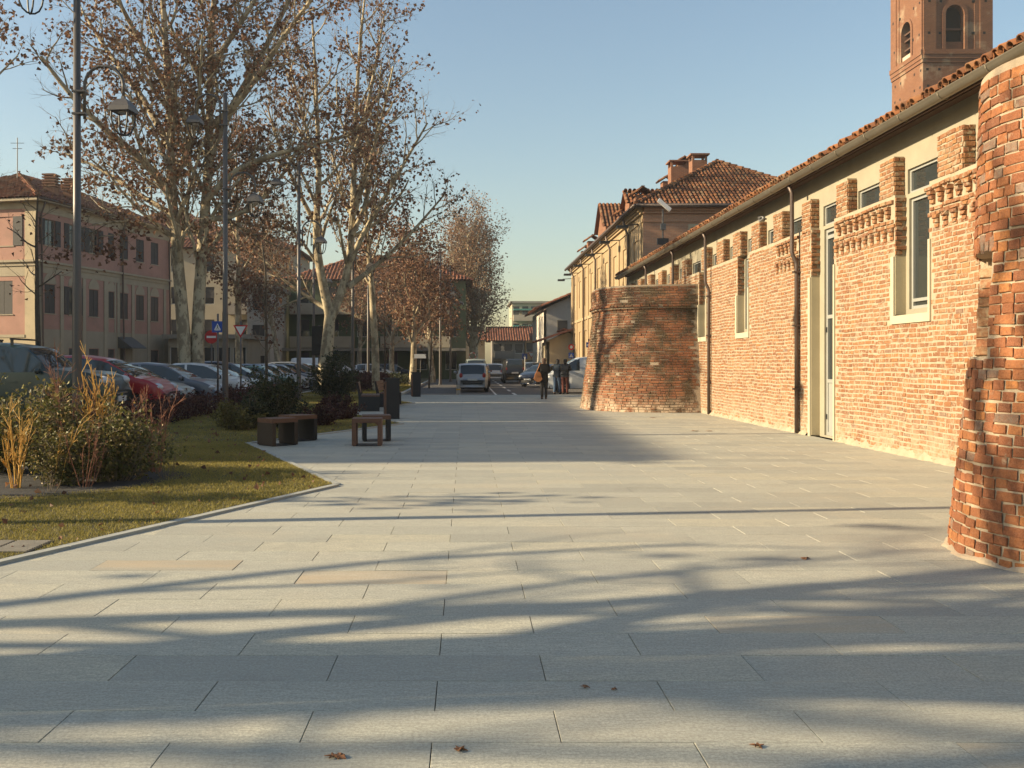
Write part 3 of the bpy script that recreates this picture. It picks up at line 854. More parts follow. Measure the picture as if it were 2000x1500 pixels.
place_bricks(nt_, NBI, M['brick_niche'], M['brick_near_attr'], len(NBI), lambda b: 1, 7)
# soldier course over the niche
g2 = [lay(p, NI[3]-.005, .06, .11, .012, NR-n_off(2.3)-.004) for p in np.arange(NI[0]+.02, NI[1]+.03, .082)]
place_bricks(nt_, g2, M['brick_near_obj'], M['brick_near_attr'], len(g2), lambda b: 1, 8)

skirt(nt_, [((NC[0]+(NR+.0)*math.cos(p), NC[1]+(NR+.0)*math.sin(p)), (math.cos(p), math.sin(p))) for p in np.arange(ph0, ph1, .06)], M['mortar_near'], 5, .05, .05)
# ------------------------------------------------------------------ far round bastion
fb = thing('round_bastion', (6.85, 30.2, 0), 'weathered squat round brick bastion with mossy upper drum', 'bastion')
FC = np.array((6.95, 30.3)); FA, FBR, FN = 3.24, 2.72, 2.6
def sup(phi, z, out=0.0):
    c, s = math.cos(phi), math.sin(phi); bat = float(np.interp(z, [0, 3.08, 3.081, 3.8], [0, .42, .34, .38]))
    a, b = FA-bat+out, FBR-bat+out
    return np.array((FC[0]+a*math.copysign(abs(c)**(2/FN), c), FC[1]+b*math.copysign(abs(s)**(2/FN), s), z))
zs = list(np.linspace(0, 3.079, 22)) + [3.082] + list(np.linspace(3.15, 3.78, 7)); phis = np.linspace(R(90), R(270), 80)
V = [tuple(sup(p, z)) for z in zs for p in phis]; w_ = len(phis)
F = [(i*w_+k, i*w_+k+1, (i+1)*w_+k+1, (i+1)*w_+k) for i in range(len(zs)-1) for k in range(w_-1)]
F.append(tuple(range((len(zs)-1)*w_, len(zs)*w_)))
mk('core', V, F, M['mortar_far'], fb)
g = np.random.default_rng(44); FB = []
fine = np.linspace(R(92), R(268), 900)
z = 0.0
while z < 3.72:
    pts = np.array([sup(p, z) for p in fine]); ds = np.concatenate([[0], np.cumsum(np.linalg.norm(np.diff(pts, axis=0), axis=1))])
    s = g.uniform(0, .15)
    while s < ds[-1]-.1:
        l = (.24 if g.random() < .6 else .12)*g.uniform(.9, 1.1); sm = s+l/2
        x = np.interp(sm, ds, pts[:, 0]); y = np.interp(sm, ds, pts[:, 1])
        x2 = np.interp(sm+.02, ds, pts[:, 0]); y2 = np.interp(sm+.02, ds, pts[:, 1])
        t = np.array((x2-x, y2-y, 0)); t /= np.linalg.norm(t); nn = np.array((t[1], -t[0], 0))
        if nn[0]*(x-FC[0]-1e-6)+nn[1]*(y-FC[1]) < 0: nn = -nn
        nn = nn+np.array((0, 0, .11)); nn /= np.linalg.norm(nn)
        d = .016+abs(g.normal(0, .006)) + (.045 if 3.04 < z < 3.14 else 0)
        if g.random() > .012: FB.append((np.array((x, y, z+g.normal(0, .004)))-nn*.004, t, nn, l, .062, d))
        s += l+.014*g.uniform(.8, 1.5)
    z += .078
place_bricks(fb, FB, M['brick_far_attr'], M['brick_far_attr'], 0, lambda b: 0, 9)
# ------------------------------------------------------------------ roofs and house helpers
def half_tile(n=4, r=.10, L=1.0):
    V = []; F = []
    for j, (rr, x) in enumerate(((r, 0), (r*.85, L))):
        for k in range(n+1):
            an = math.pi*k/n; V.append((x, rr*math.cos(an), rr*math.sin(an)))
    for k in range(n): F.append((k, k+1, n+2+k, n+1+k))
    return V, F
hV, hF = half_tile()
def tiled_roof(parent, poly, mat, pitch=.22, L=.45, seed=1, under=None, name='roof_tiles', roof=None):
    """poly: planar convex polygon, first edge = eaves"""
    g = np.random.default_rng(seed); poly = [np.array(p, float) for p in poly]
    u = poly[1]-poly[0]; u /= np.linalg.norm(u)
    n = np.cross(u, poly[2]-poly[0]); n /= np.linalg.norm(n)
    if n[2] < 0: n = -n
    v = np.cross(n, u)
    if v[2] < 0: v = -v
    q = [((p-poly[0])@u, (p-poly[0])@v) for p in poly]
    u0, u1 = min(a for a, _ in q), max(a for a, _ in q)
    deck = mk('roof', poly, [tuple(range(len(poly)))], under or mat, parent, rnd=[.3]*len(poly))
    O = []
    for uu in np.arange(u0+pitch/2, u1, pitch):
        vs_ = []
        for i in range(len(q)):
            (a, b), (c, d) = q[i], q[(i+1) % len(q)]
            if (a-uu)*(c-uu) < 0: vs_.append(b+(d-b)*(uu-a)/(c-a))
        if len(vs_) < 2: continue
        lo, hi = min(vs_), max(vs_)
        k = lo-.06
        while k < hi-.1:
            O.append(poly[0]+u*(uu+g.normal(0, .006))+v*k+n*(.012+g.normal(0, .006))); k += L*.86
    O = np.array(O); N = len(O)
    A = np.tile(v*L-n*.02, (N, 1)); B = np.tile(u, (N, 1))*(pitch/.22); C = np.tile(n, (N, 1))*(pitch/.22)
    V, F, rr = scatter_mesh(hV, hF, O, A, B, C, g.random(N), 0, g)
    mk(name, V, F, mat, deck, rnd=rr, kind='stuff')
    return deck

def shuttered(fr, parent, u0, u1, z0, z1, shut='open', dep=.16, mats=('frame', 'shut'), arch=False):
    fw = .06
    w = fr.part('window', M[mats[0]], parent, (u0, u1, z0, z0+fw, -dep, -dep+.05), (u0, u1, z1-fw, z1, -dep, -dep+.05), (u0, u0+fw, z0+fw, z1-fw, -dep, -dep+.05), (u1-fw, u1, z0+fw, z1-fw, -dep, -dep+.05), ((u0+u1)/2-.025, (u0+u1)/2+.025, z0+fw, z1-fw, -dep+.001, -dep+.049))
    fr.part('pane', M['glass'], w, (u0+fw, u1-fw, z0+fw, z1-fw, -dep+.01, -dep+.02))
    fr.part('sill', M['trim'], w, (u0-.08, u1+.08, z0-.07, z0, -dep, .05))
    hw = (u1-u0)/2
    if shut == 'open':
        for a, b in ((u0-hw, u0-.01), (u1+.01, u1+hw)): fr.part('shutter', M[mats[1]], w, (a, b, z0, z1, .012, .05))
    elif shut == 'closed':
        for a, b in ((u0+.01, u0+hw-.01), (u0+hw+.01, u1-.01)): fr.part('shutter', M[mats[1]], w, (a, b, z0+.01, z1-.01, -.07, -.03))
    return w
M['frame'] = std('window_frame', (.22, .19, .15), .6, .08, 3, 40, 0)
M['frame_white'] = std('window_frame_white', (.55, .53, .46), .6, .08, 3, 40, 0)
M['shut'] = std('shutter_paint', (.055, .05, .045), .65, .15, 3, 40, .1)
M['trim'] = std('facade_trim', (.40, .34, .24), .85, .08, 2, 40, .08)
M['pink'] = std('pink_plaster', (.42, .24, .185), .9, .1, .8, 30, .1, stain=((.34, .205, .155), .9))
M['cream'] = std('cream_plaster', (.50, .41, .27), .9, .1, .8, 30, .1, stain=((.40, .33, .22), 1.3))
M['grey_cream'] = std('grey_cream_plaster', (.36, .31, .225), .9, .1, .8, 30, .1)
M['yellow'] = std('yellow_plaster', (.36, .26, .145), .9, .08, .5, 20, .1, stain=((.31, .215, .12), 1.2))
M['yellow2'] = std('yellow_plaster_trim', (.40, .295, .17), .9, .06, .5, 20, .05)
M['brick_tex'] = tex_brick('wing_brick', (.50, .245, .145), (.39, .195, .12), (.44, .34, .235))
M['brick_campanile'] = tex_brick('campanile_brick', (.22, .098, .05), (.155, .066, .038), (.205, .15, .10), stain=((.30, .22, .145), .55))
M['brick_chimney'] = tex_brick('chimney_brick', (.26, .115, .065), (.19, .085, .05), (.27, .20, .14))
M['dark'] = std('dark_opening', (.012, .011, .010), .9, .1, 3, 30, 0)
M['steel_grey'] = std('lead_grey', (.12, .12, .115), .5, .1, 3, 30, 0, metal=.4)

def chimney(parent, x, y, z0, z1, w, d, mat='brick_chimney', cap='slab', name='chimney'):
    mb = MB(); mb.box(x-w/2, x+w/2, y-d/2, y+d/2, z0, z1)
    c = mb.build(name, M[mat], parent)
    mb = MB()
    if cap == 'slab':
        for sx in (-1, 1):
            for sy in (-1, 1): mb.box(x+sx*(w/2-.06)-.06, x+sx*(w/2-.06)+.06, y+sy*(d/2-.06)-.06, y+sy*(d/2-.06)+.06, z1, z1+.28)
        mb.box(x-w/2-.12, x+w/2+.12, y-d/2-.12, y+d/2+.12, z1+.28, z1+.36)
        mb.build('cap', M['brick_chimney'], c)
    elif cap == 'louvre':
        for k in range(5): mb.box(x-w/2-.08, x+w/2+.08, y-d/2-.08, y+d/2+.08, z1+k*.2+.05, z1+k*.2+.15)
        mb.box(x-w/2+.1, x+w/2-.1, y-d/2+.1, y+d/2-.1, z1, z1+1.0)
        mb.build('cap', M['brick_chimney'], c)
    else:
        tiled_roof(c, [(x-w/2-.2, y-d/2-.2, z1), (x-w/2-.2, y+d/2+.2, z1), (x, y+d/2+.2, z1+.38), (x, y-d/2-.2, z1+.38)], M['tile_attr'], name='cap_tiles')
        tiled_roof(c, [(x+w/2+.2, y-d/2-.2, z1), (x+w/2+.2, y+d/2+.2, z1), (x, y+d/2+.2, z1+.38), (x, y-d/2-.2, z1+.38)], M['tile_attr'], name='cap_tiles')
    return c

# ------------------------------------------------------------------ yellow wing with hipped roof, behind the outbuilding
WGX, WGY, WGE = 8.6, 46.0, 9.05
WGW, WGL = 9.8, 31.0
wg = thing('yellow_wing', (WGX, WGY, 0), 'sunlit yellow two storey wing with dark brick end and red hipped roof', 'building')
fw_ = Frame((WGX, WGY, 0), (0, 1, 0), (-1, 0, 0)); fe = Frame((WGX, WGY, 0), (1, 0, 0), (0, -1, 0))
hol = []
for k in range(9):
    u = 1.4+k*3.35
    hol += [(u, u+1.15, 5.6, 7.6), (u, u+1.15, 1.6, 3.8)]
wall_with_holes(fw_, 0, WGL, 0, WGE-.35, hol, .12).build('wall', M['yellow'], wg)
for a, b, c, d in hol:
    fw_.part('window', M['yellow2'], wg, (a, b, c, d, -.13, -.06))
we = [(2.35, 3.6, 6.0, 8.05)]
wall_with_holes(fe, 0, WGW, 0, WGE-.35, we, .2).build('end_wall', M['brick_tex'], wg)
w = fe.part('window', M['frame_white'], wg, (2.35, 3.6, 6.0, 6.08, -.18, -.12), (2.35, 3.6, 7.97, 8.05, -.18, -.12), (2.35, 2.43, 6.08, 7.97, -.18, -.12), (3.52, 3.6, 6.08, 7.97, -.18, -.12), (2.94, 3.01, 6.08, 7.97, -.18, -.12), (2.43, 3.52, 7.0, 7.07, -.179, -.121))
M['glass_pale'] = glass('pale_glass', (.25, .28, .32), .1)
fe.part('pane', M['glass_pale'], w, (2.43, 3.52, 6.08, 7.97, -.165, -.155))
fe.part('surround', M['cream'], w, (2.2, 2.35, 5.85, 8.2, -.01, .03), (3.6, 3.75, 5.85, 8.2, -.01, .03), (2.35, 3.6, 8.05, 8.2, -.01, .03))
mb = MB(); mb.box(WGX+.3, WGX+WGW, WGY+.3, WGY+WGL, 0, WGE-.3); mb.build('inner_body', M['yellow'], wg)
# cornice in steps on both faces
for f_, L_, mt in ((fw_, WGL, M['yellow2']), (fe, WGW, M['brick_tex'])):
    for k, (z0, z1, d) in enumerate(((WGE-.75, WGE-.62, .06), (WGE-.35, WGE-.23, .12), (WGE-.23, WGE-.12, .22), (WGE-.12, WGE-.0, .34))):
        f_.part('cornice', mt, wg, (-.0 if f_ is fw_ else .001, L_, z0, z1, -.02, d))
for k in range(10): fw_.part('pilaster', M['yellow2'], wg, (.25+k*3.35, .75+k*3.35, 0, WGE-.76, -.02, .06))
fw_.part('string_course', M['yellow2'], wg, (0, WGL, 4.55, 4.75, -.02, .075))
for k in range(5):
    u = 3.6+k*6.2
    mb = MB(); mb.tube([fw_.pt(u, WGE-.1, .36), fw_.pt(u, WGE-.5, .3), fw_.pt(u, WGE-.9, .12), fw_.pt(u, .2, .12)], .06, 8); mb.build('downpipe', M['pipe'], wg, True)
for k, u in enumerate((.8, 6.8, 13, 19.5, 26, 30.8)):            # floodlights on short arms
    mb = MB(); mb.tube([fw_.pt(u, WGE-.75, 0), fw_.pt(u, WGE-.8, .75)], .03, 6); fw_.box(mb, u-.22, u+.22, WGE-.95, WGE-.82, .6, 1.15)
    mb.build('floodlight', M['steel_dark'], wg)
hx0, hx1, hy0, hy1, he = WGX-.42, WGX+WGW+.42, WGY-.42, WGY+WGL+.42, WGE+.04
apz = he+3.15; mx = (hx0+hx1)/2
tiled_roof(wg, [(hx0, hy0, he), (hx1, hy0, he), (mx, hy0+5.3, apz)], M['tile_attr'], .2, .4, 2)
tiled_roof(wg, [(hx0, hy0, he), (hx0, hy1, he), (mx, hy1-5.3, apz), (mx, hy0+5.3, apz)], M['tile_attr'], .2, .4, 3)
mk('roof', [(hx1, hy0, he), (hx1, hy1, he), (mx, hy1-5.3, apz), (mx, hy0+5.3, apz), (hx0, hy1, he)], [(0, 1, 2, 3), (4, 1, 2)], M['tile_dark'], wg, rnd=[.5]*5)
mb = MB()
for a, b in (((hx0, hy0, he), (mx, hy0+5.3, apz)), ((hx1, hy0, he), (mx, hy0+5.3, apz)), ((mx, hy0+5.3, apz), (mx, hy1-5.3, apz))):
    a, b = np.array(a), np.array(b); n_ = int(np.linalg.norm(b-a)/.4)
    for k in range(n_): mb.tube([a+(b-a)*k/n_+(0, 0, .07), a+(b-a)*(k+1.15)/n_+(0, 0, .03)], [.13, .10], 6)
mk('ridge_tiles', np.array(mb.V), mb.F, M['tile_attr'], wg, rnd=np.repeat(RNG.random(len(mb.V)//12), 12))
mb = MB(); mb.tube([(hx0-.06, hy0, he-.05), (hx0-.06, hy1, he-.05)], .09, 8); mb.tube([(hx0, hy0-.06, he-.05), (hx1, hy0-.06, he-.05)], .09, 8); mb.build('gutter', M['pipe'], wg, True)
chimney(wg, 13.35, 54.5, 10.6, 13.05, .85, .85)
chimney(wg, 12.75, 57.0, 10.2, 13.2, 1.0, .9)
chimney(wg, 13.4, 58.5, 10.2, 13.7, .8, .8, cap='tile')
chimney(wg, 12.9, 60.5, 10.2, 13.0, .8, .8, cap='tile')
# pillars with little tiled caps and dormers along the street eaves
for x, y, z1 in ((9.35, 50.5, 10.35), (9.35, 56.2, 10.2), (9.3, 69.8, 10.4), (9.6, 76.0, 10.4)): chimney(wg, x, y, 9.0, z1, .7, .75, cap='tile', name='eaves_pillar')
for y0, y1, ze, zr in ((52.2, 53.6, 10.3, 10.9), (61.0, 64.5, 10.3, 12.0)):
    mb = MB(); mb.box(9.0, 12.5, y0, y1, 9.0, ze); mb.prism([(9.0, y0, ze), (9.0, y1, ze), (9.0, (y0+y1)/2, zr-.1)], (3.4, 0, 0)); mb.build('dormer_wall', M['brick_chimney'], wg)
    tiled_roof(wg, [(8.75, y0-.3, ze-.1), (12.9, y0-.3, ze-.1), (12.9, (y0+y1)/2, zr), (8.75, (y0+y1)/2, zr)], M['tile_attr'], .25, .45, 5)
    tiled_roof(wg, [(8.75, y1+.3, ze-.1), (12.9, y1+.3, ze-.1), (12.9, (y0+y1)/2, zr), (8.75, (y0+y1)/2, zr)], M['tile_attr'], .25, .45, 6)

# ------------------------------------------------------------------ bell tower
CX, CY, CW, CH = 33.05, 68.5, 5.0, 34.0
ct = thing('bell_tower', (CX, CY, 0), 'tall square red brick bell tower with arched openings behind the tiled roof', 'tower')
ff = Frame((CX, CY, 0), (1, 0, 0), (0, -1, 0)); fs = Frame((CX, CY, 0), (0, 1, 0), (-1, 0, 0))
def arch_hole_face(fr_, name, arches, W, z0, z1, mat, depth=.5):
    """a face with round-headed openings: strips of columns between the arch curves"""
    mb = MB()
    us = sorted({0, W, *[a[0] for a in arches], *[a[1] for a in arches]})
    for i in range(len(us)-1):
        ua, ub = us[i], us[i+1]
        cols = [a for a in arches if a[0] <= (ua+ub)/2 <= a[1]]
        if not cols:
            mb.add([fr_.pt(ua, z0), fr_.pt(ub, z0), fr_.pt(ub, z1), fr_.pt(ua, z1)], [(0, 1, 2, 3)]); continue
        n_ = 14
        for k in range(n_):
            a, b = ua+(ub-ua)*k/n_, ua+(ub-ua)*(k+1)/n_
            lo = [z0, z0]
            for (p, q, c, d) in sorted(cols, key=lambda t: t[2]):
                r_a = (q-p)/2; zc = d-r_a
                ta, tb = [zc+math.sqrt(max(0, r_a**2-(x-(p+q)/2)**2)) for x in (a, b)]
                mb.add([fr_.pt(a, lo[0]), fr_.pt(b, lo[1]), fr_.pt(b, c), fr_.pt(a, c)], [(0, 1, 2, 3)])
                mb.add([fr_.pt(a, ta), fr_.pt(b, tb), fr_.pt(b, tb, -depth), fr_.pt(a, ta, -depth)], [(0, 1, 2, 3)])
                mb.add([fr_.pt(a, c), fr_.pt(b, c), fr_.pt(b, c, -depth), fr_.pt(a, c, -depth)], [(0, 1, 2, 3)])
                lo = [ta, tb]
            mb.add([fr_.pt(a, lo[0]), fr_.pt(b, lo[1]), fr_.pt(b, z1), fr_.pt(a, z1)], [(0, 1, 2, 3)])
    for (p, q, c, d) in arches:
        zc = d-(q-p)/2
        for x in (p, q): mb.add([fr_.pt(x, c), fr_.pt(x, zc), fr_.pt(x, zc, -depth), fr_.pt(x, c, -depth)], [(0, 1, 2, 3)])
    return mb.build(name, mat, ct)
FA_ = [(1.62, 2.98, 24.0, 27.35)]
SA_ = [(1.8, 3.3, 23.6, 27.0), (1.9, 3.1, 18.8, 21.0)]
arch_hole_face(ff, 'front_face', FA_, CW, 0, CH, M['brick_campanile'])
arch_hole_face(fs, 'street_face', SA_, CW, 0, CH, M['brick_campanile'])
mb = MB(); mb.box(CX+.52, CX+CW, CY+.52, CY+CW, 0, CH); mb.build('inner_body', M['dark'], ct)
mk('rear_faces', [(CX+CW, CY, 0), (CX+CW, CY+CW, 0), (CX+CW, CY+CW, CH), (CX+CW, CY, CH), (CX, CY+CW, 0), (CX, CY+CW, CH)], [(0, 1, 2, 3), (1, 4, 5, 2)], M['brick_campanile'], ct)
for f_ in (ff, fs):
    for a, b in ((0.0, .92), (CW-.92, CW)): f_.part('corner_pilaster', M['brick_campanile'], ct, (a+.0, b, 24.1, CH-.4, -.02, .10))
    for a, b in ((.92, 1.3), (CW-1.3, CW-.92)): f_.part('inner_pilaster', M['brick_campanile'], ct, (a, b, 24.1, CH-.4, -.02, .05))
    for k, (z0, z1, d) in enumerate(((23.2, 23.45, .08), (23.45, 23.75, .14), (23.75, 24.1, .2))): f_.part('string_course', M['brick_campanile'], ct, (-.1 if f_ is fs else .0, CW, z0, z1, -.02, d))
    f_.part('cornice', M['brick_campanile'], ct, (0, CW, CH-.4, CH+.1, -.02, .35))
def archivolt(fr_, a, w=.24, d=.07):
    p, q, c, dd = a; r0 = (q-p)/2; cu = (p+q)/2; zc = dd-r0; mb = MB()
    pts = [(p, c)]+[(cu-r0*math.cos(t), zc+r0*math.sin(t)) for t in np.linspace(0, math.pi, 13)]+[(q, c)]
    pto = [(p-w, c)]+[(cu-(r0+w)*math.cos(t), zc+(r0+w)*math.sin(t)) for t in np.linspace(0, math.pi, 13)]+[(q+w, c)]
    for k in range(len(pts)-1):
        mb.prism([fr_.pt(*pts[k]), fr_.pt(*pts[k+1]), fr_.pt(*pto[k+1]), fr_.pt(*pto[k])], fr_.N*d)
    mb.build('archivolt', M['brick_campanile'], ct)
for a in FA_: archivolt(ff, a)
for a in SA_: archivolt(fs, a)
M['stone_old'] = std('old_pale_infill', (.50, .42, .30), .9, .15, 2, 40, .1)
ff.part('parapet', M['brick_campanile'], ct, (1.62, 2.98, 24.0, 24.75, -.45, -.2)); ff.part('beam', M['wood_dark'], ct, (1.62, 2.98, 25.6, 25.75, -.4, -.25))
fs.part('parapet', M['stone_old'], ct, (1.8, 3.3, 23.6, 24.55, -.3, -.05))
for z in (25.0, 25.7, 26.2): fs.part('louvre', M['wood_dark'], ct, (1.8, 3.3, z, z+.12, -.4, -.2))
fs.part('infill', M['stone_old'], ct, (1.9, 3.1, 18.8, 20.1, -.3, -.08))
gg = np.random.default_rng(2)
for f_ in (ff, fs):
    mb = MB()
    for z in (17.5, 19.4, 21.5, 22.7, 25.3, 27.6):
        for u in (.35, 1.25, 3.6, 4.45):
            uu = u+gg.normal(0, .08); f_.box(mb, uu-.09, uu+.09, z-.09, z+.09, .0, .004+(.1 if z > 24.1 and not .95 < uu < 4.1 else .05 if z > 24.1 else 0))
    mb.build('putlog_hole', M['dark'], ct)
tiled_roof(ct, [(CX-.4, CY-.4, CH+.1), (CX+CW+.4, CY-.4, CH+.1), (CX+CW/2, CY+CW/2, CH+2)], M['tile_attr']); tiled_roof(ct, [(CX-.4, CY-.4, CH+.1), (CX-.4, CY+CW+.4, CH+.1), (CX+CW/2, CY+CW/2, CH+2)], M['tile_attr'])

# ------------------------------------------------------------------ pink house on the left
PC = np.array((-29.2, 64.5)); pu = np.array((2.55, 10.3, 0)); pu /= np.linalg.norm(pu); pn = np.array((pu[1], -pu[0], 0))
PL, PE = 16.6, 12.75
pk = thing('pink_house', (PC[0], PC[1], -.1), 'pink and cream three storey house with dark shutters and tiled roof', 'house')
f1 = Frame((PC[0], PC[1], -.1), pu, pn)                       # street side, in shade
f2 = Frame((PC[0], PC[1], -.1), -pn, -pu)                     # end towards the camera
cols = [1.3, 3.9, 6.2, 8.35, 10.0, 12.2, 14.3]
hol = []; 
for k, u in enumerate(cols):
    ww = .55 if k != 3 else .38
    hol.append((u-ww, u+ww, 9.7, 11.5)); hol.append((u-ww, u+ww, 5.0, 7.0)); 
    if k not in (4, 5): hol.append((u-ww, u+ww, .8, 2.6))
hol += [(9.3, 10.2, 0.0, 2.7)]
wall_with_holes(f1, 0, PL, 0, PE, hol, .2).build('wall', M['pink'], pk)
for k, u in enumerate(cols):
    ww = .55 if k != 3 else .38
    shuttered(f1, pk, u-ww, u+ww, 9.7, 11.5, 'open' if k < 3 else 'closed')
    shuttered(f1, pk, u-ww, u+ww, 5.0, 7.0, 'closed' if k != 1 else 'open')
    if k not in (4, 5): shuttered(f1, pk, u-ww, u+ww, .8, 2.6, 'closed' if k else 'none', mats=('frame', 'shut') if k else ('frame_white', 'shut'))
    # round-headed surround over the first floor windows
    mb = MB(); mb.prism([f1.pt(u-ww-.1, 7.05)]+[f1.pt(u-(ww+.1)*math.cos(t), 7.05+.75*math.sin(t)) for t in np.linspace(.2, math.pi-.2, 7)]+[f1.pt(u+ww+.1, 7.05)], f1.N*.03); mb.build('window_head', M['trim'], pk)
f1.part('ground_band', M['grey_cream'], pk, *[(a, b, 3.0, 3.9, -.01, .02) for a, b in ((0, PL),)])
for a, b, c, d in [(0, .7, 0, 3.0), (1.9, 3.3, 0, 3.0), (4.5, 5.6, 0, 3.0), (6.8, 7.9, 0, 3.0), (8.8, 9.3, 0, 3.0), (10.2, 13.7, 0, 3.0), (14.9, PL, 0, 3.0), (.7, 1.9, 2.65, 3.0), (3.3, 4.5, 2.65, 3.0), (5.6, 6.8, 2.65, 3.0), (7.9, 8.8, 2.65, 3.0), (9.3, 10.2, 2.72, 3.0), (13.7, 14.9, 2.65, 3.0)]:
    f1.part('ground_plaster', M['grey_cream'], pk, (a, b, c, d, -.01, .02))
f1.part('string_course', M['trim'], pk, (0, PL, 8.2, 8.45, -.02, .10), ); f1.part('string_course', M['trim'], pk, (0, PL, 8.45, 8.6, -.02, .22))
f1.part('frieze', M['trim'], pk, (0, PL, 7.75, 8.2, -.01, .03)); f1.part('frieze', M['trim'], pk, (0, PL, 11.9, PE, -.01, .04))
for u in (.02, 2.35, 4.85, 7.4, 9.05, 11.0, 13.2, 15.6):
    f1.part('pilaster', M['trim'], pk, (u, u+.36, 0.0, 7.74, .021, .07))
f1.part('stair_bay', M['trim'], pk, (7.78, 7.97, 3.9, 7.74, -.01, .035), (8.74, 8.93, 3.9, 7.74, -.01, .035))
aw = MB(); aw.prism([f1.pt(9.1, 3.6, .03), f1.pt(9.1, 2.75, 1.3), f1.pt(9.1, 2.68, 1.3), f1.pt(9.1, 2.7, .03)], f1.U*2.0); aw.build('awning', M['steel_grey'], pk)
f1.part('door', M['shut'], pk, (9.3, 10.2, 0, 2.7, -.15, -.1))
for u in (.25, 9.6, 16.3):
    mb = MB(); mb.tube([f1.pt(u, PE-.1, .5), f1.pt(u, PE-.6, .3), f1.pt(u, PE-1.0, .13), f1.pt(u, 1.5, .30), f1.pt(u, .1, .30)], .07, 8); mb.build('downpipe', M['pipe'], pk, True)
W2 = 12.0
h2 = [(1.9, 3.4, 9.6, 11.6), (1.95, 3.35, 4.9, 7.2), (6.0, 7.4, 9.6, 11.6), (6.0, 7.4, 4.9, 7.2)]
wall_with_holes(f2, 0, W2, 0, PE, h2, .2).build('end_wall', M['pink'], pk)
for q, (a, b, c, d) in enumerate(h2): shuttered(f2, pk, a, b, c, d, 'open' if c > 9 else 'closed')
f2.part('corner_band', M['cream'], pk, (0, .95, 0, PE-.01, -.01, .035))
f2.part('ground_plaster', M['cream'], pk, (.95, W2, 0, 3.3, -.01, .03)); f2.part('string_course', M['trim'], pk, (0, W2, 8.2, 8.45, -.02, .10), (0, W2, 8.45, 8.6, -.02, .22)); f2.part('frieze', M['trim'], pk, (.95, W2, 7.5, 8.2, -.01, .03)); f2.part('frieze', M['trim'], pk, (.95, W2, 12.1, PE, -.01, .04)); f2.part('ground_band', M['trim'], pk, (.95, W2, 3.3, 3.5, -.01, .07))
mb = MB(); mb_pts = [(2.75-1.5*math.cos(t), .9+1.5*math.sin(t)) for t in np.linspace(0, math.pi, 15)]; mo = [(2.75-1.75*math.cos(t), .9+1.75*math.sin(t)) for t in np.linspace(0, math.pi, 15)]
for k in range(14): mb.prism([f2.pt(*mb_pts[k], .031), f2.pt(*mb_pts[k+1], .031), f2.pt(*mo[k+1], .031), f2.pt(*mo[k], .031)], f2.N*.07)
mb.build('arch_moulding', M['cream'], pk)
A_, B_, C_, D_ = [f1.pt(-.6, PE, .6), f1.pt(PL+.6, PE, .6), f1.pt(PL+.6, PE, -W2-.6), f1.pt(-.6, PE, -W2-.6)]
r1, r2 = f1.pt(5.6, PE+3.0, -W2/2), f1.pt(PL-5.5, PE+3.0, -W2/2)
mb = MB(); mb.add([A_, B_, C_, D_, A_-(0, 0, .18), B_-(0, 0, .18), C_-(0, 0, .18), D_-(0, 0, .18)], [(4, 5, 6, 7), (0, 1, 5, 4), (1, 2, 6, 5), (2, 3, 7, 6), (3, 0, 4, 7)]); mb.build('eaves', M['trim'], pk)
tiled_roof(pk, [A_, B_, r2, r1], M['tile_dark'], .3, .5, 11); tiled_roof(pk, [D_, A_, r1], M['tile_attr'], .3, .5, 12)
mk('roof', [B_, C_, D_, r1, r2], [(0, 1, 4), (1, 2, 3, 4)], M['tile_dark'], pk, rnd=[.5]*5)
mb = MB(); a, b = np.array(A_), np.array(r1)
for k in range(18): mb.tube([a+(b-a)*k/18+(0, 0, .08), a+(b-a)*(k+1.1)/18+(0, 0, .04)], [.15, .12], 6)
mk('hip_tiles', np.array(mb.V), mb.F, M['tile_attr'], pk, rnd=np.repeat(RNG.random(18), 12))
mb = MB(); mb.tube([A_+(.02, .05, -.03), B_+(.02, 0, -.03)], .09, 8); mb.build('gutter', M['pipe'], pk, True)
for u, d, w_ in ((3.4, -1.5, .8), (5.2, -1.3, .75)):
    p = f1.pt(u, PE, d); chimney(pk, p[0], p[1], PE+.5, PE+1.3, w_, w_, cap='louvre')
# television mast
p = f1.pt(4.2, PE, -5.0); mb = MB(); mb.tube([p, p+(0, 0, 5.4)], .035, 6); mb.tube([p+(-.5, 0, 5.0), p+(.5, 0, 5.0)], .02, 4); mb.tube([p+(-.35, 0, 4.6), p+(.35, 0, 4.6)], .02, 4); mb.build('aerial', M['steel_grey'], pk)
mb = MB(); mb.prism([f1.pt(0, 0, -.35), f1.pt(PL, 0, -.35), f1.pt(PL, 0, -W2), f1.pt(.35, 0, -W2)], (0, 0, PE-.2)); mb.build('inner_body', M['pink'], pk)

